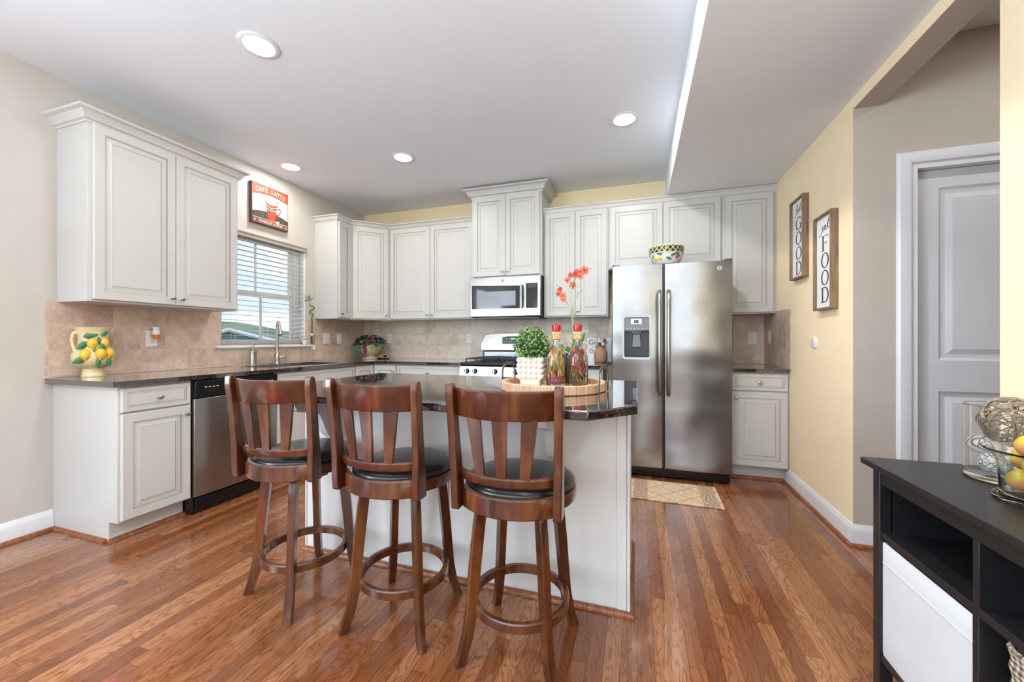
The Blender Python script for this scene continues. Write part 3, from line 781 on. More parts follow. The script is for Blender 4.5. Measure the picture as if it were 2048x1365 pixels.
# --- base cabinets
BF = ZC-.03
cabinet('base_cabinet', 'cream base cabinet with one drawer at the left counter end', (.61, -2.82, 0), RL, .375, 0, BF, .6095,
        [('drawer', .012, .735, .351, .135, dict(prof=DRAWP, kn=(.1755, .0675))), ('door', .012, .125, .351, .60, dict(kn=(.351-.028, .60-.05)))], G2, toe=True)
cabinet('base_cabinet', 'cream sink base cabinet under the window', (.61, -1.833, 0), RL, .918, 0, BF, .6095,
        [('drawer_front', .012, .735, .894, .135, dict(prof=DRAWP))]+[('door', x, .125, .445, .60, dict(kn=(k, .55))) for x, k in ((.012, .417), (.461, .028))], G2, toe=True)
t = thing('corner_base_cabinet', 'cream inside-corner base cabinet with hinged double door', 'cabinet', (0, 0, 0), 0, G2)
MB(M_cab).prism([(.002, -.002), (.002, -.9145), (.61, -.9145), (.61, -.61), (.9145, -.61), (.9145, -.001)], .114, BF).prism([(.002, -.002), (.002, -.9145), (.535, -.9145), (.535, -.535), (.9145, -.535), (.9145, -.001)], 0, .114).build('body', t, bevel=.001, seg=1)
fr = front(t, 'door', 0, 0, .272, .745); fr.location = (.6105, -.905, .125); fr.rotation_euler = (0, 0, PI/2)
fr = front(t, 'door', .634, .125, .272, .745, y=-.61, kn=(.244, .69))
cabinet('base_cabinet', 'cream base cabinet left of the range', (.916, -.61, 0), 0, .77, 0, BF, .6095,
        [('drawer', .012, .735, .746, .135, dict(prof=DRAWP, kn=(.373, .0675)))]+[('door', x, .125, .371, .60, dict(kn=(k, .55))) for x, k in ((.012, .343), (.387, .028))], G2, toe=True)
cabinet('base_cabinet', 'cream base cabinet between the range and refrigerator', (2.462, -.61, 0), 0, .615, 0, BF, .6095,
        [('drawer', .012, .735, .591, .135, dict(prof=DRAWP, kn=(.295, .0675)))]+[('door', x, .125, .294, .60, dict(kn=(k, .55))) for x, k in ((.012, .266), (.309, .028))], G2, toe=True)
cabinet('base_cabinet', 'cream base cabinet with one drawer right of the refrigerator', (4.101, -.61, 0), 0, WX-4.102, 0, BF, .6095,
        [('drawer', .012, .735, WX-4.102-.024, .135, dict(prof=DRAWP, kn=(.195, .0675))), ('door', .012, .125, WX-4.102-.024, .60, dict(kn=(.028, .55)))], G2, toe=True)

# --- countertops
def edge_round(): pass
SY0, SY1, SX0, SX1 = -1.77, -1.0, .13, .55      # sink cut-out
t = thing('countertop', 'dark granite countertop along the left wall turning the corner to the range', 'countertop', (0, 0, 0))
m = MB(M_granite)
zt, zb, XE = ZC, ZC-.03, .648
def slab(m, polys):
    for p in polys: m.prism(p, zb, zt)
XI = .0095
slab(m, [[(XI, -2.857), (XE, -2.857), (XE, SY0), (XI, SY0)], [(XI, SY0), (SX0, SY0), (SX0, SY1), (XI, SY1)], [(SX1, SY0), (XE, SY0), (XE, SY1), (SX1, SY1)], [(XI, SY1), (XE, SY1), (XE, -XE), (1.684, -XE), (1.684, -XI), (XI, -XI)]])
m.build('slab', t, ang=30)
m = MB(M_granite)   # eased front edge
o = m
tagp = 'granite'
# sink
s_ = thing('sink', 'undermount stainless sink in the granite under the window', 'sink', (0, 0, 0))
m = MB(M_cook)
def bowl_box(m, x0, x1, y0, y1, z1, z0, r=.04):
    def rr(i, z, rad):
        pts = []
        for cx, cy, a0 in ((x1-i-rad, y1-i-rad, 0), (x0+i+rad, y1-i-rad, 90), (x0+i+rad, y0+i+rad, 180), (x1-i-rad, y0+i+rad, 270)):
            for k in range(5): a = math.radians(a0+22.5*k); pts.append((cx+rad*math.cos(a), cy+rad*math.sin(a), z))
        return pts
    R = [rr(-.006, z1, r), rr(0, z1, r), rr(.004, z0+.03, r), rr(.02, z0+.004, r), rr(.05, z0, r)]
    m.loft(R, caps=False); m.f([m.v(p) for p in R[-1]])
bowl_box(m, SX0, SX1, SY0, SY1, zb-.0006, zb-.2)
m.build('basin', s_, ang=40)
MB(M_steeldk).lathe([(0, 0), (.03, 0), (.042, .003), (.045, .001)], 24, 0, ((SX0+SX1)/2, (SY0+SY1)/2, zb-.1995)).build('drain', s_)
tag(MB(M_granite).box((4.092, -XE, zb), (WX-.0095, -XI, zt)).build('countertop', bevel=.003), 'small dark granite countertop right of the refrigerator', 'countertop')
tag(MB(M_granite).box((2.46, -XE, zb), (3.085, -XI, zt)).build('countertop', bevel=.003), 'short dark granite countertop between the range and refrigerator', 'countertop')

# --- dishwasher
t = thing('dishwasher', 'stainless dishwasher with black control panel in the left run', 'dishwasher', (.61, -2.442, 0), RL)
m = MB(M_black); m.box((.004, .0, .0), (.604, .57, BF-.004)); m.box((.004, -.035, .765), (.604, 0, BF-.008)); m.box((.02, -.012, .03), (.59, .0, .10))
m.build('cabinet_shell', t, bevel=.003)
m = MB(M_steel2)
prof = [(0, .0), (.02, .012), (.1, .022), (.3, .03), (.5, .022), (.58, .012), (.6, 0)]
rings = [[(.004+px, -.022-py*.5, .118) for px, py in prof]+[(.604, -.0005, .118), (.004, -.0005, .118)], [(.004+px, -.022-py*.5, .76) for px, py in prof]+[(.604, -.0005, .76), (.004, -.0005, .76)]]
m.loft(rings); m.build('door', t, ang=30, bevel=.003)
m = MB(M_darkglass, M_white); m.box((.2, -.04, .80), (.4, -.0352, .845))
for i in range(4): m.box((.06+i*.025, -.0362, .83), (.075+i*.025, -.035, .834), 1)
for i in range(5): m.box((.44+i*.028, -.0362, .83), (.452+i*.028, -.035, .833), 1)
m.box((.07, -.0362, .80), (.13, -.0355, .812), 0)
m.build('control_panel', t)
# --- range
t = thing('gas_range', 'stainless gas range with black backguard under the microwave', 'range', (1.688, -.66, 0))
RW = .762
m = MB(M_steeldk, M_black); m.box((.002, .01, .08), (RW-.002, .63, .905)); m.box((.01, .04, 0), (RW-.01, .6, .08), 1)
m.build('body', t, bevel=.003)
m = MB(M_blackm); m.box((0, .02, .905), (RW, .60, .92)); m.box((0, -.02, .9), (RW, .03, .922)); m.build('cooktop', t, bevel=.004)
m = MB(M_steel2); m.loft([[(.0, -.045, .79), (.0, -.028, .885), (.0, .01, .899), (.0, .01, .79)], [(RW, -.045, .79), (RW, -.028, .885), (RW, .01, .899), (RW, .01, .79)]]); m.build('control_fascia', t, bevel=.004)
for kx in (.085, .17, .38, .59, .675):
    m = MB(M_black, M_nickel); m.lathe([(0, 0), (.024, 0), (.026, .004), (.022, .008), (.019, .022), (0, .023)], 20); m.box((-.004, -.02, .02), (.004, .02, .032), 1)
    k = m.build('burner_knob', t, loc=(kx, -.037, .838)); k.rotation_euler = (PI/2-.17, 0, 0)
m = MB(M_steel2, M_darkglass); m.box((.004, -.04, .22), (RW-.004, .01, .775)); m.box((.12, -.042, .33), (RW-.12, -.039, .62), 1); m.build('oven_door', t, bevel=.006)
m = MB(M_steel2); m.tube([(.05, -.04, .735), (.05, -.085, .735)], .009, 10); m.tube([(RW-.05, -.04, .735), (RW-.05, -.085, .735)], .009, 10); m.tube([(.03, -.085, .735), (RW-.03, -.085, .735)], .012, 12); m.build('door_handle', t)
m = MB(M_steel2); m.box((.004, -.035, .085), (RW-.004, .01, .21)); m.build('storage_drawer', t, bevel=.006)
# backguard: angled black panel with a steel curved top
m = MB(M_steel2, M_black, M_cook)
y0, y1 = .535, .645
m.box((.012, y0+.03, .92), (RW-.012, y1, 1.02), 1)
m.quad([(.03, y0+.028, .93), (RW-.03, y0+.028, .93), (RW-.03, y0+.029, 1.01), (.03, y0+.029, 1.01)], 2)
nn = 16; lo = []; hi = []
for i in range(nn+1):
    x = RW*i/nn; a = abs(2*i/nn-1); zt_ = 1.2+.02*(1-a*a)-(.10 if i in (0, nn) else (.03 if i in (1, nn-1) else 0)*.2)
    lo.append((x, 1.03)); hi.append((x, zt_))
poly = lo+hi[::-1]
A = [m.v((x, y0-.012+(z-1.03)*.12, z)) for x, z in poly]; B = [m.v((x, y1-.005, z)) for x, z in poly]
m.f(A, 0); m.f(B[::-1], 0)
for i in range(len(poly)): m.f([A[i], A[(i+1) % len(poly)], B[(i+1) % len(poly)], B[i]], 0)
m.build('backguard', t, ang=25, bevel=.003)
def yb(z): return y0-.012+(z-1.03)*.12-.0015
m = MB(M_black, M_white, M_lcd)
cx = RW/2
m.loft([[(cx-.125, yb(1.10), 1.10), (cx+.125, yb(1.10), 1.10), (cx+.125, yb(1.175), 1.175), (cx+.06, yb(1.185), 1.185), (cx-.06, yb(1.185), 1.185), (cx-.125, yb(1.175), 1.175)], [(cx-.125, yb(1.10)+.004, 1.10), (cx+.125, yb(1.10)+.004, 1.10), (cx+.125, yb(1.175)+.004, 1.175), (cx+.06, yb(1.185)+.004, 1.185), (cx-.06, yb(1.185)+.004, 1.185), (cx-.125, yb(1.175)+.004, 1.175)]])
for r_, zz in enumerate((1.155, 1.125)):
    for k in range(8):
        if r_ == 0 and k in (3, 4): continue
        xx = cx-.105+k*.03; m.box((xx-.005, yb(zz)-.001, zz-.004), (xx+.005, yb(zz), zz+.004), 1)
m.box((cx-.03, yb(1.155)-.001, 1.146), (cx+.03, yb(1.155), 1.166), 2)
m.build('clock_display', t)
for cx_, cy_ in ((.2, .16), (.2, .44), (.562, .16), (.562, .44)):
    m = MB(M_blackm); m.lathe([(0, 0), (.05, 0), (.045, .01), (.03, .013), (.028, .018), (0, .02)], 20, 0, (cx_, cy_, .92)); m.build('burner', t)
for gx_ in (.04, .4):
    m = MB(M_blackm); w_ = .32; z = .955
    m.tube([(gx_, .05, z), (gx_+w_, .05, z), (gx_+w_, .56, z), (gx_, .56, z)], .006, 6, closed=True)
    for yy in (.16, .305, .44): m.tube([(gx_, yy, z), (gx_+w_, yy, z)], .005, 6)
    for yy in (.10, .16, .22, .38, .44, .50):
        m.tube([(gx_+.10, yy, z), (gx_+.13, yy, z+.006), (gx_+.19, yy, z+.006), (gx_+.22, yy, z)], .005, 6)
    m.tube([(gx_+w_/2, .05, z), (gx_+w_/2, .56, z)], .005, 6)
    for xx, yy in ((gx_, .05), (gx_+w_, .05), (gx_, .56), (gx_+w_, .56), (gx_, .305), (gx_+w_, .305)): m.tube([(xx, yy, z), (xx, yy, .921)], .006, 6)
    m.build('grate', t)
# --- microwave
t = thing('microwave', 'stainless over-the-range microwave with dark window', 'microwave', (1.69, -.41, 1.382))
MW, MH = .766, .415
MB(M_black).box((.002, .0, 0), (MW-.002, .409, MH)).build('body', t, bevel=.003)
m = MB(M_steel2, M_black)
m.box((0, -.022, .005), (MW, 0, MH)); m.build('door', t, bevel=.005)
m = MB(M_darkglass); m.loft([[(.02, -.0235, .085), (.55, -.0235, .085), (.55, -.0235, .315), (.02, -.0235, .335)], [(.02, -.021, .085), (.55, -.021, .085), (.55, -.021, .315), (.02, -.021, .335)]]); m.build('window_surround', t)
m = MB(M_steeldk); m.box((.085, -.0245, .115), (.505, -.0236, .265)); m.build('window', t)
m = MB(M_steel2); m.tube([(.575, -.02, .315), (.575, -.045, .31), (.575, -.052, .2), (.575, -.045, .10), (.575, -.02, .095)], .012, 10); m.build('handle', t)
m = MB(M_darkglass, M_slot, M_white, M_lcd); m.box((.615, -.0245, .085), (.735, -.022, .335))
m.box((.635, -.0255, .29), (.715, -.0246, .32), 1)
for r_ in range(8):
    for k in range(4): m.box((.634+k*.024, -.0250, .112+r_*.021), (.644+k*.024, -.0246, .119+r_*.021), 1)
m.build('keypad', t)
m = MB(M_white)
for k in range(4): m.box((.63+k*.028, -.0235, .045), (.65+k*.028, -.0222, .062))
m.build('buttons', t, bevel=.001)
def badge(parent, x, y, z, r):
    m = MB(M_nickel, M_white, M_ink); m.T((x, y, z), (PI/2, 0, 0))
    m.lathe([(0, 0), (r, 0), (r, .002), (r*.92, .003), (0, .003)], 28, 1)
    ring = [(r*.84*math.cos(a*PI/14), r*.84*math.sin(a*PI/14), .0034) for a in range(28)]; m.tube(ring, r*.06, 4, 2, closed=True)
    # script monogram
    g = [(-.1, .38), (-.42, .42), (-.5, .1), (-.3, -.1), (-.05, .0), (-.02, .2), (-.2, .25)]; g2 = [(-.05, .0), (-.1, -.45), (-.35, -.45), (-.3, -.25), (.1, -.1)]
    e = [(.4, .3), (.2, .45), (.05, .25), (.25, .1), (.05, -.1), (.1, -.4), (.4, -.35), (.45, -.15)]
    for p in (g, g2, e): m.tube([(a*r, b*r, .0036) for a, b in p], r*.055, 4, 2)
    return m.build('badge', parent)
badge(t, .365, -.022, .375, .018)
m = MB(M_black); m.box((.03, .02, -.012), (MW-.03, .38, 0)); m.build('vent_underside', t)

# --- refrigerator
t = thing('refrigerator', 'stainless side-by-side refrigerator with ice and water dispenser', 'refrigerator', (3.171, -.818, 0))
FW, FS = .911, .408
m = MB(M_steeldk, M_black); m.box((.006, .075, .03), (FW-.006, .76, 1.765)); m.box((.01, .05, .015), (FW-.01, .12, .085), 1)
for k in range(12): m.box((.05+k*.068, .045, .035), (.1+k*.068, .051, .045), 1)
m.build('body', t, bevel=.004)
def fdoor(name, x0, x1, hole=None):
    m = MB(M_steel); z0, z1 = .095, 1.765; n = 12; cxw = (x0+x1)/2; wd = x1-x0
    def yf(x): return .012*((2*(x-cxw)/wd)**2) + (.010 if min(x-x0, x1-x) < .004 else 0)
    xs = [x0, x0+.006]+[x0+wd*k/n for k in range(1, n)]+[x1-.006, x1]
    zs = [z0, z1]
    if hole:
        xs = sorted(set([round(v, 4) for v in xs]+[hole[0], hole[1]])); zs = [z0, hole[2], hole[3], z1]
    G = [[m.v((x, yf(x), z)) for x in xs] for z in zs]
    for a in range(len(zs)-1):
        for b in range(len(xs)-1):
            if hole and a == 1 and xs[b] >= hole[0]-1e-6 and xs[b+1] <= hole[1]+1e-6: continue
            m.f([G[a][b], G[a][b+1], G[a+1][b+1], G[a+1][b]])
    Bk = [m.v((x0, .07, z0)), m.v((x1, .07, z0)), m.v((x1, .07, z1)), m.v((x0, .07, z1))]
    m.f(Bk)
    m.f([G[0][k] for k in range(len(xs))]+[Bk[1], Bk[0]]); m.f([G[-1][k] for k in range(len(xs))]+[Bk[2], Bk[3]])
    m.f([g[0] for g in G]+[Bk[3], Bk[0]]); m.f([g[-1] for g in G]+[Bk[2], Bk[1]])
    return m.build(name, t, ang=40)
HX0, HX1, HZ0, HZ1 = .098, .298, 1.0, 1.335
dl = fdoor('freezer_door', .0, FS-.004, (HX0, HX1, HZ0, HZ1)); drr = fdoor('refrigerator_door', FS+.004, FW)
def rrect(x0, x1, z0, z1, r, y, n=4, dz=0):
    pts = []
    for cx, cz, a0 in ((x1-r, z1-r, 0), (x0+r, z1-r, 90), (x0+r, z0+r, 180), (x1-r, z0+r, 270)):
        for k in range(n+1): a = math.radians(a0+90*k/n); pts.append((cx+r*math.cos(a), y, cz+r*math.sin(a)))
    return pts
m = MB(M_steel2)
m.loft([rrect(HX0-.014, HX1+.014, HZ0-.016, HZ1+.022, .022, .012), rrect(HX0-.014, HX1+.014, HZ0-.016, HZ1+.022, .022, -.004), rrect(HX0+.001, HX1-.001, HZ0+.001, HZ1-.001, .012, -.003), rrect(HX0+.002, HX1-.002, HZ0+.002, HZ1-.002, .01, .03)], caps=False)
dp = m.build('dispenser_bezel', dl, ang=30)
m = MB(M_rec, M_black)
x0, x1, z0, z1 = HX0+.001, HX1-.001, HZ0+.001, 1.22
m.quad([(x0, .065, z0), (x1, .065, z0), (x1, .065, z1), (x0, .065, z1)]); m.quad([(x0, .01, z0), (x0, .065, z0), (x0, .065, z1), (x0, .01, z1)]); m.quad([(x1, .01, z0), (x1, .065, z0), (x1, .065, z1), (x1, .01, z1)])
m.quad([(x0, .01, z1), (x1, .01, z1), (x1, .065, z1), (x0, .065, z1)], 1); m.box((x0, .008, z0), (x1, .064, z0+.012), 1)
m.build('dispenser_recess', dl)
m = MB(M_pad, M_lcd, M_white, M_black); m.box((x0, .003, 1.225), (x1, .03, HZ1-.001)); m.box((HX0+.055, .001, 1.275), (HX1-.06, .0032, 1.32), 2); m.box((HX0+.08, .0002, 1.285), (HX1-.085, .0012, 1.31), 3)
for k, xx in enumerate((.087, .1, .113)):
    m.box((HX0+xx-.075+.08-.003, -.0005, 1.29), (HX0+xx+.005-.002+.003, .0003, 1.305), 1) if k < 2 else None
m.box((HX0+.055, .0015, 1.254), (HX0+.061, .0032, 1.26), 1)
for k in range(6): m.box((HX0+.018+k*.03, .002, 1.238), (HX0+.03+k*.03, .0032, 1.242), 2)
m.build('dispenser_controls', dl)
m = MB(M_pad, M_steeldk); cxh = (HX0+HX1)/2; m.loft([[(cxh-.045, .02, 1.22), (cxh+.045, .02, 1.22), (cxh+.045, .06, 1.22), (cxh-.045, .06, 1.22)], [(cxh-.03, .03, 1.195), (cxh+.03, .03, 1.195), (cxh+.03, .06, 1.195), (cxh-.03, .06, 1.195)]])
m.loft([[(cxh-.026, .04, 1.19), (cxh+.026, .04, 1.19), (cxh+.026, .05, 1.19), (cxh-.026, .05, 1.19)], [(cxh-.034, .03, 1.085), (cxh+.034, .03, 1.085), (cxh+.034, .04, 1.085), (cxh-.034, .04, 1.085)]])
m.build('dispenser_paddle', dl, bevel=.002)
for nm, par, xx in (('door_handle', dl, FS-.034), ('door_handle', drr, FS+.034)):
    m = MB(M_steel2); pts = [(xx, .005, 1.545), (xx, -.035, 1.54), (xx, -.052, 1.50), (xx, -.058, 1.3), (xx, -.06, 1.12), (xx, -.058, .92), (xx, -.052, .74), (xx, -.035, .70), (xx, .005, .695)]
    m.tube(pts, [.012, .014, .0155, .0155, .0155, .0155, .0155, .014, .012], 12); m.build(nm, par)
badge(drr, FW-.093, .004, 1.708, .019)
for xx in (.03, FW-.03): MB(M_steeldk).box((xx-.03, .02, 1.7655), (xx+.03, .13, 1.783)).build('hinge_cover', t, bevel=.006)

# --- island
t = thing('kitchen_island', 'pale kitchen island base with corbels under the overhang', 'island', (0, 0, 0))
IX0, IX1, IY0, IY1 = 1.645, 3.343, -2.525, -1.93
m = MB(M_island); m.box((IX0+.01, IY0+.006, .0), (IX1-.01, IY1, ZC-.032))
m.build('body', t)
for xa, xb in ((IX0+.004, IX0+.05), (IX1-.05, IX1-.012), (2.475, 2.51)): MB(M_island).box((xa, IY0-.001, .0), (xb, IY0+.0062, ZC-.032)).build('batten', t, bevel=.001, seg=1)
for xa, xb, xt in ((IX1-.01, IX1, IX1-.003), (IX0, IX0+.01, IX0+.003)):
    MB(M_island).box((xa, IY0+.0, 0), (xb, IY1, ZC-.032)).build('end_panel', t, bevel=.001, seg=1)
    MB(M_island).tube([(xt, IY0, .02), (xt, IY0, ZC-.034)], .007, 10).build('corner_bead', t)
for cx_ in (1.84, 3.03):
    m = MB(M_island); m.T((cx_, IY0-.0012, 0), (0, 0, -PI/2))   # local x -> -y
    pr = [(0, ZC-.033), (.275, ZC-.033), (.275, ZC-.075), (.262, ZC-.10), (.225, ZC-.115), (.19, ZC-.118), (.155, ZC-.125), (.125, ZC-.145), (.105, ZC-.18), (.09, ZC-.22), (.07, ZC-.255), (.045, ZC-.275), (.02, ZC-.285), (0, ZC-.30)]
    A = [m.v((x, -.022, z)) for x, z in pr]; B = [m.v((x, .022, z)) for x, z in pr]
    m.f(A); m.f(B[::-1])
    for i in range(len(pr)): m.f([A[i], A[(i+1) % len(pr)], B[(i+1) % len(pr)], B[i]])
    m.build('corbel', t, ang=30, bevel=.002)
sh = MB(M_qround).sweep([(IX0, IY1), (IX0, IY0), (IX1, IY0), (IX1, IY1)], QR, side=1); sh.build('shoe_moulding', t, ang=50)
m = MB(M_granite)
m.prism([(1.662, -1.90), (3.376, -1.90), (3.376, -2.765), (3.222, -2.935), (1.815, -2.935), (1.662, -2.765)], ZC-.032, ZC)
tag(m.build('island_countertop', bevel=.004, seg=2), 'polished dark granite island top with clipped corners', 'countertop')

# ================================================================== bar stools
def arc_pts(hw, sag, y, n=14):
    """points of an arc from x=-hw to hw bulging toward -y"""
    R = (hw*hw+sag*sag)/(2*sag); a = math.asin(hw/R); cy = y+R-sag
    return [(R*math.sin(-a+2*a*i/n), cy-R*math.cos(-a+2*a*i/n)) for i in range(n+1)]
def curved_rail(m, hw, sag, y0, z0, z1, lean0, lean1, th, mt=0, r=.004):
    """curved board; lean gives the extra -y at z0 and z1"""
    rings = []
    for (x, y), (xi, yi) in zip(arc_pts(hw, sag, y0), arc_pts(hw-th*.2, sag, y0+th)):
        yb, yt = y+lean0, y+lean1; ib, it = yi+lean0, yi+lean1
        rings.append([(x, yb, z0+r), (x, yb, z0+r), (x, yt, z1-r), (x, yt+r, z1), (xi, it-r, z1), (xi, it, z1-r), (xi, ib, z0+r), (xi, ib-r, z0), (x, yb+r, z0)])
    m.loft(rings, mt)
def make_stool(label):
    t = thing('bar_stool', label, 'bar stool', (0, 0, 0), 0, 'bar stools at the island')
    seat = []
    # legs (fixed base), each in its own radial plane
    for k in range(4):
        m = MB(M_cherry); m.T(rot=(0, 0, PI/4+k*PI/2))
        path = [(.150, .564), (.158, .546), (.166, .49), (.180, .36), (.190, .25), (.200, .15), (.214, .08), (.236, .012), (.240, .0)]
        wd = [.012, .018, .020, .020, .019, .0185, .018, .017, .017]; rings = []
        for (r_, z), w_ in zip(path, wd):
            rings.append([(r_-w_, -.015, z), (r_+w_*.9, -.015, z), (r_+w_, -.011, z), (r_+w_, .011, z), (r_+w_*.9, .015, z), (r_-w_, .015, z)])
        m.loft(rings)
        m.build('leg', t, ang=30)
    m = MB(M_cherry, M_black)
    ro, ri = .183, .160
    for zz0, zz1 in ((.166, .200),):
        m.lathe([(ri, zz0+.003), (ri+.003, zz0), (ro-.003, zz0), (ro, zz0+.003), (ro, zz1-.004), (ro-.004, zz1), (ri+.004, zz1), (ri, zz1-.004), (ri, zz0+.003)], 56)
    for k in range(4):
        a = PI/4+k*PI/2; m.cyl((ri*1.002*math.cos(a), ri*1.002*math.sin(a), .184), ((ri-.002)*math.cos(a), (ri-.002)*math.sin(a), .184), .005, 10, 1)
    m.build('foot_ring', t, ang=30)
    m = MB(M_cherry)
    for a in (PI/4, 3*PI/4):
        m.T(rot=(0, 0, a)); m.loft([[(-.15, -.015, .566), (-.10, -.015, .53), (.10, -.015, .53), (.15, -.015, .566)], [(-.15, .015, .566), (-.10, .015, .53), (.10, .015, .53), (.15, .015, .566)]])
    m.T(); m.box((-.13, -.03, .535), (.13, .03, .562)); m.build('cross_brace', t, bevel=.003)
    # seat
    m = MB(M_cherry)
    m.lathe([(.0, .567), (.196, .567), (.206, .571), (.209, .58), (.209, .607), (.205, .613), (.198, .615), (0, .615)], 48)
    m.build('seat_frame', t, ang=30)
    m = MB(M_leather)
    m.lathe([(0, .615), (.194, .615), (.203, .62), (.205, .628), (.199, .638), (.180, .646), (.14, .652), (.08, .655), (0, .656)], 56)
    m.build('seat_cushion', t, ang=60)
    # swivel back
    def lean(z): return -.006-.046*((z-.52)/.48)**1.4 if z > .52 else -.008
    m = MB(M_cherry); curved_rail(m, .172, .075, -.158, .565, .632, 0, 0, .024, r=.005); m.build('back_apron', t, ang=40)
    for sgn in (-1, 1):
        m = MB(M_cherry); rings = []
        for z in (.566, .571, .62, .70, .80, .90, .96, .985, .995, 1.0):
            y = -.165+lean(z); hw = .174+.012*(z-.5)/.5; d = .030 if z < .63 else (.024 if z < .75 else .020)
            e = 0 if z < .98 else (.004 if z < .99 else (.008 if z < .999 else .014)); e2 = .006 if z <= .567 else 0
            x0, x1 = sgn*(hw-.014), sgn*(hw+.014)
            rings.append([(x0, y-d+e+e2, z), (x1, y-d+e+e2, z), (x1, y+d-e-e2, z), (x0, y+d-e-e2, z)])
        m.loft(rings); m.build('back_post', t, ang=30, bevel=.004, seg=2)
    m = MB(M_cherry); curved_rail(m, .174, .064, -.158, .888, .984, lean(.888), lean(.984), .022, r=.005); m.build('top_rail', t, ang=40)
    m = MB(M_cherry); curved_rail(m, .172, .062, -.158, .668, .700, lean(.668), lean(.70), .022, r=.005); m.build('lower_rail', t, ang=40)
    for x_ in (-.088, 0, .088):
        m = MB(M_cherry)
        def yc(x, hw, sag=.062):
            R = (hw*hw+sag*sag)/(2*sag); return -.158+R-sag-math.sqrt(R*R-x*x)+.004
        xt, xb = x_*1.08, x_*.86
        wt, wb = .026, .016
        rings = []
        for z, x, w_ in ((.692, xb, wb), (.78, xb+(xt-xb)*.45, wb+(wt-wb)*.45), (.892, xt, wt)):
            y = yc(x, .175)+lean(z)
            sl = x/.27
            rings.append([(x-w_, y-sl*0-.0+(.5*w_*-sl), z), (x+w_, y+(.5*w_*sl), z), (x+w_, y+(.5*w_*sl)+.012, z), (x-w_, y+(.5*w_*-sl)+.012, z)])
        m.loft(rings); m.build('back_slat', t, ang=30, bevel=.0015, seg=1)
    return t
S1 = make_stool('right-hand cherry wood bar stool at the island, nearest the refrigerator')
def place_stool(o, x, y, base, swivel):
    o.location = (x, y, 0); o.rotation_euler = (0, 0, math.radians(base))
    for c in o.children:
        if c.name.split('.')[0] in ('seat_frame', 'seat_cushion', 'back_apron', 'back_post', 'top_rail', 'lower_rail', 'back_slat'): c.rotation_euler = (0, 0, math.radians(swivel-base))
place_stool(S1, 2.954, -2.80, -2.5, 1)
place_stool(dup(S1, None, None, 'middle of the three cherry wood bar stools at the island'), 2.442, -2.789, 3, 0)
place_stool(dup(S1, None, None, 'left-hand cherry wood bar stool at the island, nearest the dishwasher'), 1.91, -2.785, -15, 8)

# ================================================================== left counter things
# lemon pitcher
t = thing('lemon_pitcher', 'cream ceramic pitcher with lemons in relief at the left counter end', 'pitcher', (.103, -2.685, ZC), math.radians(0)); t.scale = (.70, .70, .98)
m = MB(M_cream)
m.lathe([(0, .0), (.076, 0), (.078, .006), (.072, .012), (.068, .05), (.07, .055), (.095, .062), (.125, .085), (.138, .115), (.136, .142), (.124, .165), (.108, .185), (.099, .21), (.096, .24), (.098, .262), (.104, .285), (.112, .302), (.117, .31), (.118, .315), (.113, .316), (.105, .306), (.092, .27), (.088, .24), (.09, .2)], 40)
m.build('body', t, ang=60)
# frame: camera direction from the pitcher
vd = Vector((3.374-.103, -4.205+2.685, 0)).normalized(); rt = Vector((-vd.y, vd.x, 0))  # rt = image right
def P3(a, b, z): return (vd*a+rt*b+Vector((0, 0, z)))[:]
m = MB(M_cream); m.tube([P3(.03, -.09, .275), P3(.03, -.105, .285), P3(.03, -.118, .275), P3(.03, -.128, .24), P3(.032, -.118, .19), P3(.05, -.10, .15), P3(.065, -.09, .125)], [.013, .012, .0125, .0125, .012, .013, .012], 10); m.build('handle', t, ang=60)
def leaf(m, c, d, n, L, Wd, mt=0, curl=.15, k=5):
    """pointed leaf: centre base c, direction d, normal n"""
    c = Vector(c); d = Vector(d).normalized(); n = Vector(n).normalized(); s_ = d.cross(n).normalized()
    rows = []
    for i in range(k+1):
        u = i/k; w_ = Wd*.5*math.sin(PI*min(1, u*.96+.04))**.8; p = c+d*(L*u)-n*(curl*L*(u-.3)**2)
        rows.append((m.v(p-s_*w_-n*w_*.15), m.v(p+n*w_*.25), m.v(p+s_*w_-n*w_*.15)))
    for i in range(k):
        a, b = rows[i], rows[i+1]
        m.f([a[0], a[1], b[1], b[0]], mt); m.f([a[1], a[2], b[2], b[1]], mt)
for b, z, r_, a in ((-.005, .212, .036, .10), (.068, .215, .034, .075), (-.045, .143, .037, .118), (.045, .146, .038, .122), (.10, .152, .034, .09)):
    m = MB(M_lemon); m.sphere(P3(a, b, z), r_, 16, 0, (1, 1, 1.0)); m.sphere(P3(a+.02, b-.004, z-r_*.85), .008, 8); m.build('lemon', t, ang=80)
for b, z, a, db, dz, L in ((-.06, .258, .10, 1, .15, .10), (-.10, .18, .11, .8, .5, .085), (-.12, .095, .13, 1, .35, .09), (.03, .125, .145, .05, -1, .07), (.02, .182, .125, -.4, -.6, .05), (.045, .262, .09, 1, .6, .06), (.045, .215, .12, .5, -1, .06), (.095, .125, .11, .1, -1, .065), (.03, .255, .10, .3, -1, .06), (.03, .19, .13, 1, -.4, .05)):
    m = MB(M_leafg); leaf(m, P3(a, b, z), rt*db+Vector((0, 0, dz)), vd, L, L*.5); m.build('leaf', t, ang=60)
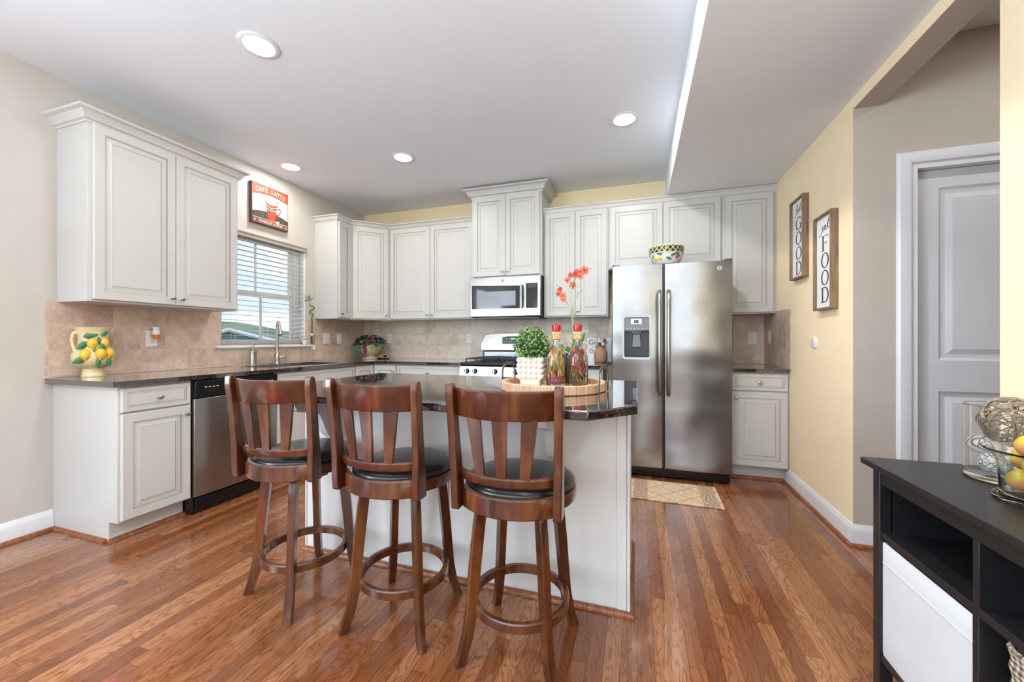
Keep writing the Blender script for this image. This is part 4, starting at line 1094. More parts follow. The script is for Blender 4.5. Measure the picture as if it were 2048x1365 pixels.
# plug-in freshener + outlets
def plate(name, label, cat, loc, rotz, kind='outlet', group=None, w=.072, h=.117):
    t = thing(name, label, cat, loc, rotz, group)
    MB(M_white).box((-w/2, -.006, -h/2), (w/2, 0, h/2)).build('cover_plate', t, bevel=.003)
    if kind == 'outlet':
        m = MB(M_white, M_slot)
        for zz in (-.02, .02):
            m.T((0, -.0061, zz), (PI/2, 0, 0)); m.lathe([(0, .0015), (.015, .0015), (.017, 0)], 20)
            m.T((0, -.0078, zz)); m.box((-.0065, -.0006, -.001), (-.0045, 0, .008), 1); m.box((.0045, -.0006, -.001), (.0065, 0, .007), 1); m.box((-.0022, -.0006, -.010), (.0022, 0, -.006), 1)
        m.build('socket', t)
    elif kind == 'rocker':
        MB(M_white).box((-.016, -.009, -.033), (.016, -.006, .033)).build('rocker', t, bevel=.0015)
    elif kind == 'toggle2':
        for k, xx in enumerate((-.012, .012)):
            m = MB(M_white); m.loft([[(xx-.005, -.006, -.006), (xx+.005, -.006, -.006), (xx+.005, -.006, .006), (xx-.005, -.006, .006)], [(xx-.003, -.018, .006), (xx+.003, -.018, .006), (xx+.003, -.018, .012), (xx-.003, -.018, .012)]]); m.build('toggle', t)
    return t
plate('wall_outlet', 'white outlet on the tile beside the lemon pitcher', 'outlet', (.0092, -2.325, 1.155), RL, 'outlet', 'wall outlets')
t = thing('air_freshener', 'white plug-in air freshener with orange oil in the outlet beside the pitcher', 'air freshener', (.017, -2.318, 1.185), RL)
m = MB(M_white); m.loft([[(x*a, -.002-b*.03-.015+y*c, z) for x, y in [(math.cos(q*PI/8), math.sin(q*PI/8)) for q in range(16)]] for z, a, b, c in ((0, .022, .6, .02), (.015, .0225, .6, .02), (.04, .018, .5, .017), (.05, .022, .5, .018), (.053, .021, .5, .017))]); m.build('housing', t, ang=50)
m = MB(M_orange); m.lathe([(0, -.035), (.015, -.033), (.02, -.02), (.019, -.001), (0, -.001)], 16, 0, (0, -.035, 0)); m.build('oil_bottle', t)
plate('light_switch', 'white switch plate with two toggles right of the window', 'switch', (.0092, -.655, 1.157), RL, 'toggle2', w=.095)
plate('light_switch', 'white rocker plate on the tile left of the grape bowl', 'switch', (.0092, -.455, 1.157), RL, 'rocker')
plate('wall_outlet', 'white outlet partly behind the grape bowl on the back tile', 'outlet', (.385, -.0092, 1.159), 0, 'outlet', 'wall outlets')
plate('wall_outlet', 'white outlet on the back tile left of the range', 'outlet', (1.49, -.0092, 1.163), 0, 'outlet', 'wall outlets')
plate('wall_outlet', 'white outlet on the back tile right of the refrigerator', 'outlet', (4.41, -.0092, 1.165), 0, 'outlet', 'wall outlets')
plate('light_switch', 'white rocker plate on the right wall tile beside the refrigerator', 'switch', (WX-.0092, -.17, 1.17), -PI/2, 'rocker')
plate('wall_outlet', 'white outlet on the back tile above the verse sign', 'outlet', (2.83, -.0092, 1.24), 0, 'outlet', 'wall outlets', w=.117, h=.05)
m = MB(M_white); m.T((WX-.0002, -1.082, 1.126), (0, -PI/2, 0)); m.lathe([(0, .012), (.034, .012), (.04, .008), (.041, 0), (0, 0)], 28)
tag(m.build('wall_disc'), 'small round white sensor disc on the yellow right wall', 'sensor')

# soap dispenser, faucet
t = thing('soap_dispenser', 'brushed nickel soap dispenser left of the faucet', 'soap dispenser', (.085, -1.60, ZC))
m = MB(M_nickel); m.lathe([(0, 0), (.034, 0), (.034, .006), (.031, .01), (.031, .118), (.034, .121), (.034, .13), (.028, .135), (.014, .138), (.012, .142), (.012, .15), (0, .15)], 28); m.build('body', t)
m = MB(M_nickel); m.lathe([(.014, .142), (.016, .146), (.016, .156), (.008, .16), (.006, .185), (.013, .188), (.013, .198), (0, .2)], 18); m.tube([(0, 0, .192), (.03, -.0, .192), (.048, 0, .186)], .004, 8); m.build('pump', t)
t = thing('faucet', 'tall brushed nickel pull-down faucet behind the sink', 'faucet', (.085, -1.352, ZC), math.radians(-32))
m = MB(M_nickel); m.lathe([(0, 0), (.027, 0), (.027, .006), (.021, .012), (.018, .03), (.021, .05), (.021, .085), (.016, .10), (.0125, .11), (.0125, .13)], 24)
pts = [(0, 0, .12), (0, 0, .35)]+[(.05-.05*math.cos(a*PI/9), 0, .35+.05*math.sin(a*PI/9)) for a in range(1, 9)]
m.tube(pts, .0125, 14); m.build('body', t)
m = MB(M_nickel); p0 = Vector(pts[-1]); d0 = (Vector(pts[-1])-Vector(pts[-2])).normalized()
m.tube([p0-d0*.002, p0+d0*.02, p0+d0*.025, p0+d0*.06, p0+d0*.095, p0+d0*.105], [.014, .016, .0145, .018, .021, .019], 16); m.build('spray_head', t)
m = MB(M_nickel); m.tube([(0, .01, .065), (0, .045, .068)], [.012, .011], 12); m.sphere((0, .052, .07), .016, 12); m.tube([(0, .052, .08), (.01, .07, .115), (.01, .082, .13)], [.006, .005, .006], 8); m.build('lever', t)

# window sill plants
t = thing('potted_succulent', 'tiny white pot with a dark green plant on the window sill', 'plant', (.030, -.972, 1.0945))
m = MB(M_white); m.lathe([(0, 0), (.02, 0), (.022, .004), (.03, .036), (.031, .05), (.028, .05), (.026, .044), (0, .042)], 20); m.build('pot', t)
m = MB(M_ivy); random.seed(3)
for k in range(16):
    a = random.random()*2*PI; leaf(m, (0, 0, .043), (math.cos(a), math.sin(a), .35+random.random()*.5), (0, 0, 1), .03, .012)
m.build('leaves', t)
t = thing('lucky_bamboo', 'spiral bamboo stalk in a clear square glass vase on the sill end', 'plant', (.022, -.872, 1.0945))
m = MB(M_glass); m.loft([[(a*x, a*y, z) for x, y in ((-1, -1), (1, -1), (1, 1), (-1, 1))] for z, a in ((0, .016), (.10, .021), (.10, .0185), (.006, .0145))]); m.build('vase', t, ang=20)
m = MB(M_white); m.lathe([(0, .0965), (.013, .0965), (.015, .108), (.008, .118), (0, .12)], 8); m.build('cotton', t)
m = MB(M_bamboo); pp = [(0, 0, .01), (0, 0, .1), (0, .002, .2), (0, 0, .30)]
for k in range(1, 26):
    a = k/25*2*PI*1.6; rr_ = .022*min(1, k/6)*(1-.3*k/25); pp.append((rr_*math.sin(a), rr_*(math.cos(a)-1)*-1 if False else rr_*math.sin(a+1.1), .30+.13*k/25))
m.tube(pp, [.0065]*3+[.006]*(len(pp)-4)+[.005], 8)
for zz in (.05, .09, .13, .17, .21, .25): m.lathe([(.0062, -.002), (.0076, 0), (.0062, .002)], 8, 0, (0, 0, zz))
m.build('stalk', t)
m = MB(M_oleaf); tp = Vector(pp[-1])
m.tube([tp, tp+Vector((0, -.005, .05)), tp+Vector((0, -.02, .09))], .002, 5)
for d_ in ((0, .6, .3), (0, -.6, .5), (0, .3, 1), (0, -.9, -.2), (0, .1, 1.2)):
    leaf(m, tp+Vector((0, -.012, .05)), d_, (1, 0, .2), .075, .008)
m.build('leaves', t)

# coffee picture
t = thing('coffee_picture', 'square coffee cup picture with red banner above the window', 'picture', (0.0005, -1.378, 2.415), RL)
PWD, PHT, PT = .387, .375, .034
MB(plain('picture_edge', rgb(92, 78, 68), .6)).box((-PWD/2, -PT, -PHT/2), (PWD/2, 0, PHT/2)).build('canvas', t, bevel=.002)
A_red = plain('print_red', rgb(222, 74, 50), .6, var=.05); A_grey = plain('print_grey', rgb(204, 198, 200), .6, var=.06, vscale=30); A_dk = plain('print_dark', rgb(62, 56, 52), .6); A_br = plain('print_brown', rgb(130, 84, 76), .6); A_cr = plain('print_cream', rgb(240, 228, 200), .6); A_st = plain('print_stripe', rgb(104, 98, 92), .6); A_bl = plain('print_black', rgb(30, 26, 26), .6)
m = MB(A_red, A_grey, A_dk, A_br, A_cr, A_st, A_bl)
def U(u, v, l=0): return ((u-.5)*PWD*.97, -PT-.0006-l*.0005, (v-.5)*PHT*.97)
def flat(pts, mt, l): m.f([m.v(U(u, v, l)) for u, v in pts], mt, False)
def arch(a, mid, b, n=14): return [(k/n, a+(b-a)*k/n+(mid-(a+b)/2)*4*(k/n)*(1-k/n)) for k in range(n+1)]
flat([(0, 0), (1, 0), (1, 1), (0, 1)], 1, 0)
flat(arch(.72, .80, .73)+[(1, 1), (0, 1)], 0, 1)
def strip(c, w_, mt, l):
    for k in range(len(c)-1): flat([(c[k][0], c[k][1]-w_), (c[k+1][0], c[k+1][1]-w_), (c[k+1][0], c[k+1][1]+w_), (c[k][0], c[k][1]+w_)], mt, l)
strip(arch(.715, .795, .725), .008, 6, 2); strip(arch(.70, .78, .71), .005, 4, 2)
flat([(0, .1), (1, .1)]+arch(.27, .35, .25)[::-1], 2, 1)
for k in range(1, 24):
    u = k/24; v_ = .27+(.35-.26)*4*u*(1-u)*.9-.01
    flat([(u-.006, .12), (u+.006, .12), (u+.006, v_), (u-.006, v_)], 5, 2)
flat([(0, 0), (1, 0), (1, .13), (0, .13)], 3, 3); flat([(0, .128), (1, .128), (1, .138), (0, .138)], 4, 4)
for uu in (.06, .94): flat([(uu+.02*math.cos(a*PI/4), .06+.022*math.sin(a*PI/4)) for a in range(8)], 4, 4)
# cup
flat([(.36, .60), (.42, .14), (.47, .11), (.57, .11), (.62, .14), (.68, .60)], 0, 4)
flat([(.368, .52), (.40, .42), (.52, .38), (.655, .42), (.67, .52), (.52, .47)], 4, 5)
flat([(.374, .50), (.392, .455), (.52, .42), (.655, .46), (.664, .50), (.52, .45)], 6, 6)
flat([(.385, .44), (.395, .41), (.52, .37), (.648, .41), (.655, .44), (.52, .40)], 5, 6)
flat([(.34+.18+.19*math.cos(a*PI/8), .60+.05*math.sin(a*PI/8)) for a in range(16)], 0, 5)
flat([(.52+.165*math.cos(a*PI/8), .615+.06*math.sin(a*PI/8)+(.03*math.sin(3*a*PI/8) if a < 8 else 0)) for a in range(16)], 4, 6)
flat([(.66, .64), (.69, .63), (.71, .71), (.69, .72)], 0, 6)
m.tube([U(.665, .50, 6), U(.73, .53, 6), U(.78, .48, 6), U(.75, .39, 6), U(.655, .34, 6)], .004, 6, 0)
for uu, vv_ in ((.66, .14), (.71, .16), (.69, .12)): flat([(uu-.025, vv_-.02), (uu+.02, vv_-.025), (uu+.025, vv_+.02), (uu-.02, vv_+.025)], 4, 7)
m.build('print', t, ang=10)
m = MB(A_cr, A_bl)
txt = 'CAFE LATTE'
for k, ch in enumerate(txt):
    u = .12+.76*k/(len(txt)-1); v_ = .80+.09*4*u*(1-u)*.9+.0
    sl = .36*(1-2*u)*.9
    if ch == ' ': continue
    for l, off in ((3, .005), (4, 0)):
        o3 = U(u+off, v_+.012-off, l)
        add_text(m, ch, .052, o3, (1, 0, sl), (-sl, 0, 1), 1 if l == 3 else 0, .0001)
    if k == 3: flat_ = U(u, v_+.085, 4); m.box((flat_[0]-.005, flat_[1]-.0002, flat_[2]-.001), (flat_[0]+.006, flat_[1], flat_[2]+.003), 0)
add_text(m, 'SUPERIOR COFFEE', .031, U(.5, .062, 4), (1, 0, 0), (0, 0, 1), 0, .0001)
m.build('lettering', t, ang=10)

# grape bowl in the corner
t = thing('grape_bowl', 'cream pedestal bowl of artificial grapes in the counter corner', 'bowl', (.30, -.27, ZC), 0)
m = MB(M_pit); m.lathe([(0, 0), (.085, 0), (.09, .006), (.086, .014), (.06, .03), (.055, .036), (.07, .045), (.105, .075), (.125, .11), (.132, .15), (.138, .158), (.136, .166), (.128, .166), (.12, .15), (0, .14)], 36); m.build('bowl', t, ang=50)
vd = Vector((3.374-.30, -4.205+.27, 0)).normalized(); rt = Vector((-vd.y, vd.x, 0))
random.seed(11)
m = MB(M_ivy, M_lime)
for k in range(220):
    a = random.random()*2*PI; rr_ = .165*math.sqrt(random.random()); z = .175+.10*(1-(rr_/.17)**2)+random.uniform(-.015, .02)
    mt = 1 if random.random() < .12 else 0
    leaf(m, (rr_*math.cos(a), rr_*math.sin(a), z), (math.cos(a)+random.uniform(-.6, .6), math.sin(a)+random.uniform(-.6, .6), random.uniform(-.5, .5)), (math.cos(a)*.4, math.sin(a)*.4, 1), random.uniform(.035, .06), random.uniform(.03, .045), mt)
for k in range(14):
    leaf(m, P3(.125, -.14+random.uniform(-.02, .02), .12+random.uniform(-.03, .05)), (0, 0, -1), vd, .045, .035, 0); leaf(m, P3(.135, .055+random.uniform(-.03, .03), .16+random.uniform(-.02, .02)), (random.uniform(-1, 1), 0, -.6), vd, .035, .025, 1)
m.build('foliage', t, ang=50)
def cluster(name, mat, pts, r_):
    m = MB(mat)
    for p in pts: m.sphere(p, r_*random.uniform(.9, 1.1), 8)
    return m.build(name, t, ang=80)
cluster('grape_cluster', M_grape1, [P3(.135+random.uniform(-.01, .012)-.02*(i/34), -.055+random.uniform(-1, 1)*.032*(1-i/40), .20-.145*i/34) for i in range(40)], .0105)
cluster('grape_cluster', M_grape2, [P3(.10+random.uniform(-.02, .03), -.10+random.uniform(-.05, .06), .20+random.uniform(-.03, .045)) for i in range(44)], .0105)
cluster('grape_cluster', M_grape1, [P3(.11+random.uniform(-.02, .03), .01+random.uniform(-.03, .03), .235+random.uniform(-.03, .03)) for i in range(26)], .0105)
cluster('grape_cluster', M_grape2, [P3(.06+random.uniform(-.02, .03), .10+random.uniform(-.03, .05), .225+random.uniform(-.03, .03)) for i in range(28)], .0105)
m = MB(M_red); m.sphere(P3(.115, .045, .215), .024, 14); m.build('red_apple', t, ang=80)
tag(MB(M_woodbox, M_bl if False else M_black).box((-.075, -.02, 0.012), (.0, .02, .05)).box((-.075, -.018, 0), (.06, .018, .012), 1).box((.0, -.02, .012), (.06, .02, .05), 0).box((.005, -.0205, .02), (.055, .0205, .046), 1).build('salt_box', loc=(.43, -.175, ZC)), 'small wood and black box on the counter beside the grape bowl', 'box')

# ================================================================== tray and things on the island
TC = (2.995, -2.405); ZT = ZC+.012
t = thing('round_tray', 'round pale wood tray with metal loop handles on the island', 'tray', (TC[0], TC[1], ZC))
m = MB(M_tray); R_ = .243
m.lathe([(0, .0005), (R_-.006, .0005), (R_, .004), (R_, .037), (R_-.003, .04), (R_-.017, .04), (R_-.02, .037), (R_-.02, .012), (0, .012)], 64); m.build('dish', t, ang=30)
for sgn, ang0 in ((1, math.radians(-14)), (-1, math.radians(-14))):
    m = MB(M_steeldk); a0 = ang0+(0 if sgn == 1 else PI)
    m.T(rot=(0, 0, a0)); hw = .058; xo = R_+.003
    pts = [(xo, -hw, .004), (xo, -hw, .05), (xo, -hw, .062)]+[(xo, -hw*math.cos(k*PI/10), .075+.04*math.sin(k*PI/10)) for k in range(1, 10)]+[(xo, hw, .062), (xo, hw, .05), (xo, hw, .004)]
    rings = []
    for i, p in enumerate(pts):
        q = Vector(pts[min(i+1, len(pts)-1)])-Vector(pts[max(i-1, 0)]); q.normalize(); n_ = Vector((1, 0, 0)); b_ = q.cross(n_)
        P_ = Vector(p); rings.append([(P_+b_*.006+n_*.002)[:], (P_-b_*.006+n_*.002)[:], (P_-b_*.006-n_*.002)[:], (P_+b_*.006-n_*.002)[:]])
    m.loft(rings)
    for s_ in (-1, 1): m.sphere((xo+.002, s_*hw, .03), .0035, 8)
    m.build('handle', t, ang=30)
# bubble planter with boxwood ball
t = thing('boxwood_planter', 'round boxwood ball in a white bubble-textured square planter on the tray', 'plant', (2.873, -2.328, ZT), math.radians(2))
m = MB(M_bubble); w_ = .052
m.box((-w_+.004, -w_+.004, .0), (w_-.004, w_-.004, .028)); m.box((-w_, -w_, .022), (w_, w_, .135))
for iz in range(4):
    for k in range(5):
        for (sx_, sy_) in ((0, -1), (0, 1), (1, 0), (-1, 0)):
            p = (-w_+k*w_/2)
            m.sphere((p if sx_ == 0 else sx_*w_, p if sy_ == 0 else sy_*w_, .041+iz*.0265), .0148, 10)
m.build('planter', t, ang=60)
random.seed(5)
m = MB(M_box1, M_box2); c0 = Vector((0, 0, .192)); Rb = .083
m.sphere(c0, Rb*.8, 16, 1)
for k in range(1500):
    z = random.uniform(-1, 1); a = random.random()*2*PI; rr_ = math.sqrt(1-z*z); n_ = Vector((rr_*math.cos(a), rr_*math.sin(a), z)); rad = Rb*random.uniform(.82, 1.08)
    d_ = Vector((random.uniform(-1, 1), random.uniform(-1, 1), random.uniform(-1, 1)))+n_*.5
    nn_ = (n_+Vector((random.uniform(-.6, .6), random.uniform(-.6, .6), random.uniform(-.3, .9)))).normalized()
    mt = 0 if random.random() < (.75 if rad > Rb*.93 else .35) else 1
    leaf(m, c0+n_*rad, d_, nn_, .013, .009, mt, k=2)
m.build('boxwood_foliage', t, ang=60)
# infused oil bottles
def bottle(name, label, loc, layers, seed, rot):
    t = thing(name, label, 'bottle', loc, rot, 'decorative infused oil bottles'); t.scale = (1.04, 1.04, 1.0)
    m = MB(M_glass)
    m.lathe([(0, .004), (.012, .003), (.042, 0), (.046, .004), (.0475, .012), (.0475, .13), (.046, .145), (.036, .165), (.022, .185), (.0155, .20), (.0145, .215), (.0145, .262), (.0175, .265), (.0175, .272), (.0125, .272)]
            +[(.0125, .215), (.0135, .2), (.02, .184), (.034, .163), (.0438, .144), (.0452, .13), (.0452, .014), (.04, .007), (0, .008)], 32)
    m.build('glass_body', t, ang=50)
    m = MB(M_glass); m.tube([(.0165, 0, .205), (.033, 0, .212), (.043, 0, .2), (.043, 0, .185), (.034, 0, .172), (.028, 0, .170)], .0038, 8); m.build('handle', t)
    m = MB(M_wax); m.lathe([(.0125, .262), (.019, .262), (.0195, .268), (.021, .285), (.021, .292), (.017, .296), (0, .2965)], 24); m.build('wax_seal', t, ang=40)
    m = MB(M_raffia); random.seed(seed); hx = []
    for k in range(110): a = k*2*PI/13; hx.append(((.0185+.0015*math.sin(k*1.7))*math.cos(a), (.0185+.0015*math.sin(k*1.7))*math.sin(a), .222+.037*k/110))
    m.tube(hx, .0026, 5)
    for k in range(5): m.tube([(-.017, -.006, .235), (-.03-.004*k, -.012, .238-.004*k), (-.04+.006*k, -.014, .232-.008*k)], .0012, 4)
    m.build('raffia_wrap', t)
    random.seed(seed)
    for z0, z1, mats, nn_, fat, nm in layers:
        m = MB(*mats)
        for k in range(nn_):
            a = random.random()*2*PI; rr_ = .0395*math.sqrt(random.uniform(.45, 1))
            if z0 > .14: rr_ *= .55
            z = random.uniform(z0, z1); L_ = random.uniform(.5, 1)*fat[1]; tl = random.uniform(-.5, .5)
            d_ = Vector((math.cos(a+PI/2)*tl, math.sin(a+PI/2)*tl, 1)).normalized()*L_/2
            c_ = Vector((rr_*math.cos(a), rr_*math.sin(a), min(max(z, z0+L_/3), z1)))
            c_.z = max(.012+L_/2, c_.z)
            pr = .9 if c_.z < .12 else .7
            c_.x *= pr; c_.y *= pr
            m.tube([c_-d_, c_, c_+d_], [fat[0]*.5, fat[0], fat[0]*.4], 6, random.randrange(len(mats)))
        m.build(nm, t, ang=80)
    return t
bottle('oil_bottle', 'glass bottle of yellow and orange peppers with red wax seal, left on the tray', (2.999, -2.337, ZT),
       [(.012, .05, (M_spice_p, M_spice_o, M_spice_r), 70, (.005, .04), 'lower_filling'), (.05, .14, (M_spice_y, M_spice_g, M_spice_y), 90, (.0055, .06), 'middle_filling'), (.13, .18, (M_spice_o, M_spice_y), 34, (.0045, .035), 'top_filling')], 4, math.radians(15))
bottle('oil_bottle', 'glass bottle of dark herbs and red chillies with red wax seal, right on the tray', (3.100, -2.322, ZT),
       [(.012, .06, (M_spice_g, M_spice_d, M_spice_g), 90, (.004, .045), 'lower_filling'), (.055, .105, (M_spice_r, M_spice_r, M_spice_g), 60, (.006, .035), 'middle_filling'), (.10, .15, (M_spice_d, M_spice_g, M_spice_r), 50, (.0045, .035), 'upper_filling'), (.14, .18, (M_spice_r, M_spice_o), 30, (.0045, .03), 'top_filling')], 9, math.radians(-8))
# orchid in slate pot
t = thing('potted_orchid', 'coral orchid in a slate grey pot behind the oil bottles', 'plant', (3.052, -2.215, ZT))
m = MB(M_potgray, M_brown); m.lathe([(0, 0), (.038, 0), (.04, .003), (.045, .146), (.045, .15), (.042, .15), (.041, .14)], 28); m.lathe([(0, .137), (.041, .137)], 28, 1); m.build('pot', t, ang=40)
ax = Vector((math.cos(YAW), math.sin(YAW), 0)); dy = Vector((-math.sin(YAW), math.cos(YAW), 0))
def OP(px, py):   # picture-plane style placement measured at the orchid's own depth
    fwd = 1.99; return ax*((px-1144.5)*fwd/FPX)+Vector((0, 0, 1.146+(CYPX-py)*fwd/FPX-ZT))
m = MB(M_stem)
m.tube([OP(1147, 705), OP(1149, 650), OP(1147, 625), OP(1144, 600), OP(1144, 580), OP(1149, 560), OP(1160, 545), OP(1172, 537)], .0028, 6)
m.tube([OP(1148, 705), OP(1147, 650), OP(1143, 620), OP(1134, 602), OP(1126, 590), OP(1117, 578)], .0025, 6)
m.tube([OP(1148, 680), OP(1148, 640), OP(1147, 612), OP(1155, 590), OP(1166, 582)], .0018, 6); m.tube([OP(1150, 603), OP(1157, 594), OP(1157, 590)], .0012, 5)
for q in ((1158, 586), (1166, 581), (1156, 594), (1182, 537), (1116, 571)): m.sphere(OP(*q), .004, 8)
m.build('stem', t)
random.seed(21)
def flower(c, r_, seed):
    random.seed(seed); m = MB(M_orchid, M_spice_r); c = Vector(c); a0 = random.random()*6
    f_ = (-dy+Vector((random.uniform(-.4, .4), 0, random.uniform(-.3, .3)))).normalized(); u_ = f_.cross(Vector((0, 0, 1))).normalized(); w2 = u_.cross(f_)
    for k in range(5):
        a = a0+k*2*PI/5; d_ = u_*math.cos(a)+w2*math.sin(a)+f_*random.uniform(0, .5)
        leaf(m, c, d_, f_-d_*.3, r_*1.15, r_*1.0, 0, k=4)
    m.sphere(c+f_*.004, r_*.22, 8, 1)
    m.build('blossom', t, ang=60)
for k, (px, py, r_) in enumerate(((1170, 541, .017), (1161, 544, .014), (1152, 549, .016), (1143, 550, .013), (1162, 553, .014), (1137, 561, .015), (1148, 570, .015), (1174, 544, .012), (1121, 580, .013), (1119, 588, .012), (1127, 592, .015), (1129, 600, .013), (1155, 543, .012))):
    flower(OP(px, py)+dy*random.uniform(-.01, .01), r_*1.2, k)
m = MB(M_oleaf)
leaf(m, OP(1148, 706), ax*-1+Vector((0, 0, .75)), -dy+Vector((0, 0, .5)), .088, .030, curl=.5); leaf(m, OP(1148, 708), ax*.12+Vector((0, 0, 1)), -dy, .09, .024); leaf(m, OP(1151, 706), ax*.5+Vector((0, 0, .9)), -dy*.8, .12, .026, curl=.3)
m.build('leaves', t, ang=60)

# things on the counter right of the range
t = thing('verse_sign', 'small white lettered sign leaning on the back tile right of the range', 'sign', (2.995, -.045, ZC), 0)
m = MB(M_paper); m.box((-.125, -.012, .0), (.125, 0, .25)); sg = m.build('board', t, bevel=.002)
m = MB(M_ink)
for tx, sz, x, z in (('Gi', .075, -.075, .205), ('ve', .045, -.02, .205), ('us', .05, .06, .20), ('this day our', .026, 0, .155), ('DAILY', .06, -.02, .11), ('bread', .05, 0, .055)): add_text(m, tx, sz, (x, -.0125, z), (1, 0, 0), (0, 0, 1), 0, .0003)
m.build('lettering', t, ang=10)
t = thing('clay_vase', 'terracotta jar of dried flowers and cotton beside the refrigerator', 'vase', (3.02, -.17, ZC))
m = MB(M_clay); m.lathe([(0, 0), (.05, 0), (.06, .008), (.067, .04), (.068, .09), (.06, .125), (.047, .14), (.045, .15), (.051, .165), (.053, .17), (.048, .17), (.042, .15), (0, .14)], 32); m.build('jar', t, ang=50)
random.seed(8); m = MB(M_cotton, M_rust, M_dried)
for k in range(16):
    a = random.random()*2*PI; rr_ = random.uniform(0, .06); zz = random.uniform(.19, .25)-rr_*.3; mt = 0 if k < 9 else (1 if k < 13 else 2)
    for q in range(5): m.sphere((rr_*math.cos(a)+random.uniform(-.012, .012), rr_*math.sin(a)+random.uniform(-.012, .012), zz+random.uniform(-.01, .01)), random.uniform(.008, .014), 6, mt)
m.build('dried_flowers', t, ang=80)
m = MB(M_brown)
for k in range(22):
    a = random.random()*2*PI; h_ = random.uniform(.22, .34); s_ = random.uniform(.02, .10)
    m.tube([(0, 0, .13), (s_*.4*math.cos(a), s_*.4*math.sin(a), .13+(h_-.13)*.5), (s_*math.cos(a), s_*math.sin(a), h_)], .0012, 4)
m.build('twigs', t)

# bowl on the refrigerator
t = thing('fruit_pattern_bowl', 'painted fruit bowl with a dark diamond band on the refrigerator', 'bowl', (3.61, -.64, 1.7835))
m = MB(M_white, M_diamond); m.lathe([(0, 0), (.09, 0), (.095, .003), (.12, .04), (.133, .085), (.139, .088), (.14, .092), (.14, .145), (.138, .149), (.133, .147), (.131, .09), (.115, .04), (0, .01)], 48, 0, mf=lambda i: 1 if i == 6 else 0); m.build('bowl', t, ang=40)
m = MB(M_red, M_leafg, M_lemon, M_black)
def bw(a, z): r_ = .121+(z-.04)*.29; return (r_*math.sin(a), -r_*math.cos(a), z)
for a, z, s_, mt in ((.62, .055, .018, 0), (.70, .06, .014, 0), (-.75, .05, .02, 2), (-.45, .045, .018, 2), (-.9, .06, .016, 1)):
    p = bw(a, z); m.sphere((p[0]*.99, p[1]*.99, p[2]), s_, 12, mt, (1, .35, 1))
for a, z, d_, mt in ((.2, .06, 1, 1), (.45, .075, 1, 1), (.95, .06, -1, 1), (-.3, .07, -1, 1), (-.6, .075, 1, 1), (.3, .03, -1, 1)):
    p = Vector(bw(a, z))*1.01; p.z = z; leaf(m, p, (math.cos(a)*d_, math.sin(a)*d_, .35), (math.sin(a), -math.cos(a), 0), .05, .022, mt, curl=.05)
m.tube([bw(.0, .035), bw(.12, .05), bw(.3, .045), bw(.5, .075)], .0015, 4, 3)
m.build('painted_fruit', t, ang=60)

# ================================================================== wall signs on the right wall
SERIF = {}
def ell(cx, cz, rx, rz, n=40): return [(cx+rx*math.cos(2*PI*k/n), cz+rz*math.sin(2*PI*k/n)) for k in range(n)]
def glyph(ch):
    """list of quads/polys in a 0.62 x 1 box centred on x=0"""
    P = []
    def ringpoly(o, i): P.extend([[o[k], o[(k+1) % len(o)], i[(k+1) % len(i)], i[k]] for k in range(len(o))])
    def rect(x0, z0, x1, z1): P.append([(x0, z0), (x1, z0), (x1, z1), (x0, z1)])
    if ch == 'O': ringpoly(ell(0, .5, .33, .5), ell(0, .5, .215, .435))
    if ch == 'D':
        rect(-.265, 0, -.14, 1); rect(-.33, 0, -.08, .035); rect(-.33, .965, -.08, 1)
        n = 20
        o = [(-.1, 0)]+[(.0+.33*math.sin(PI*k/n), .5-.5*math.cos(PI*k/n)) for k in range(n+1)]+[(-.1, 1)]
        i = [(-.1, .055)]+[(-.03+.245*math.sin(PI*k/n), .5-.445*math.cos(PI*k/n)) for k in range(n+1)]+[(-.1, .945)]
        P.extend([[o[k], o[k+1], i[k+1], i[k]] for k in range(len(o)-1)]); rect(-.16, 0, -.09, .045); rect(-.16, .955, -.09, 1)
    if ch == 'F':
        rect(-.215, 0, -.09, 1); rect(-.29, 0, .0, .035); rect(-.29, .965, .27, 1); rect(-.1, .50, .14, .54)
        P.append([(.22, .965), (.27, .965), (.27, .80), (.25, .80)]); P.append([(.11, .62), (.14, .62), (.14, .42), (.11, .42)])
    if ch == 'G':
        n = 30; a0, a1 = 40, 345
        o = [(.33*math.cos(math.radians(a0+(a1-a0)*k/n)), .5+.5*math.sin(math.radians(a0+(a1-a0)*k/n))) for k in range(n+1)]
        i = [(.215*math.cos(math.radians(a0+(a1-a0)*k/n)), .5+.44*math.sin(math.radians(a0+(a1-a0)*k/n))) for k in range(n+1)]
        P.extend([[o[k], o[k+1], i[k+1], i[k]] for k in range(n)])
        rect(.19, .06, .27, .44); rect(.08, .42, .36, .455); P.append([(.23, .95), (.27, .95), (.27, .70), (.24, .70)])
    return P
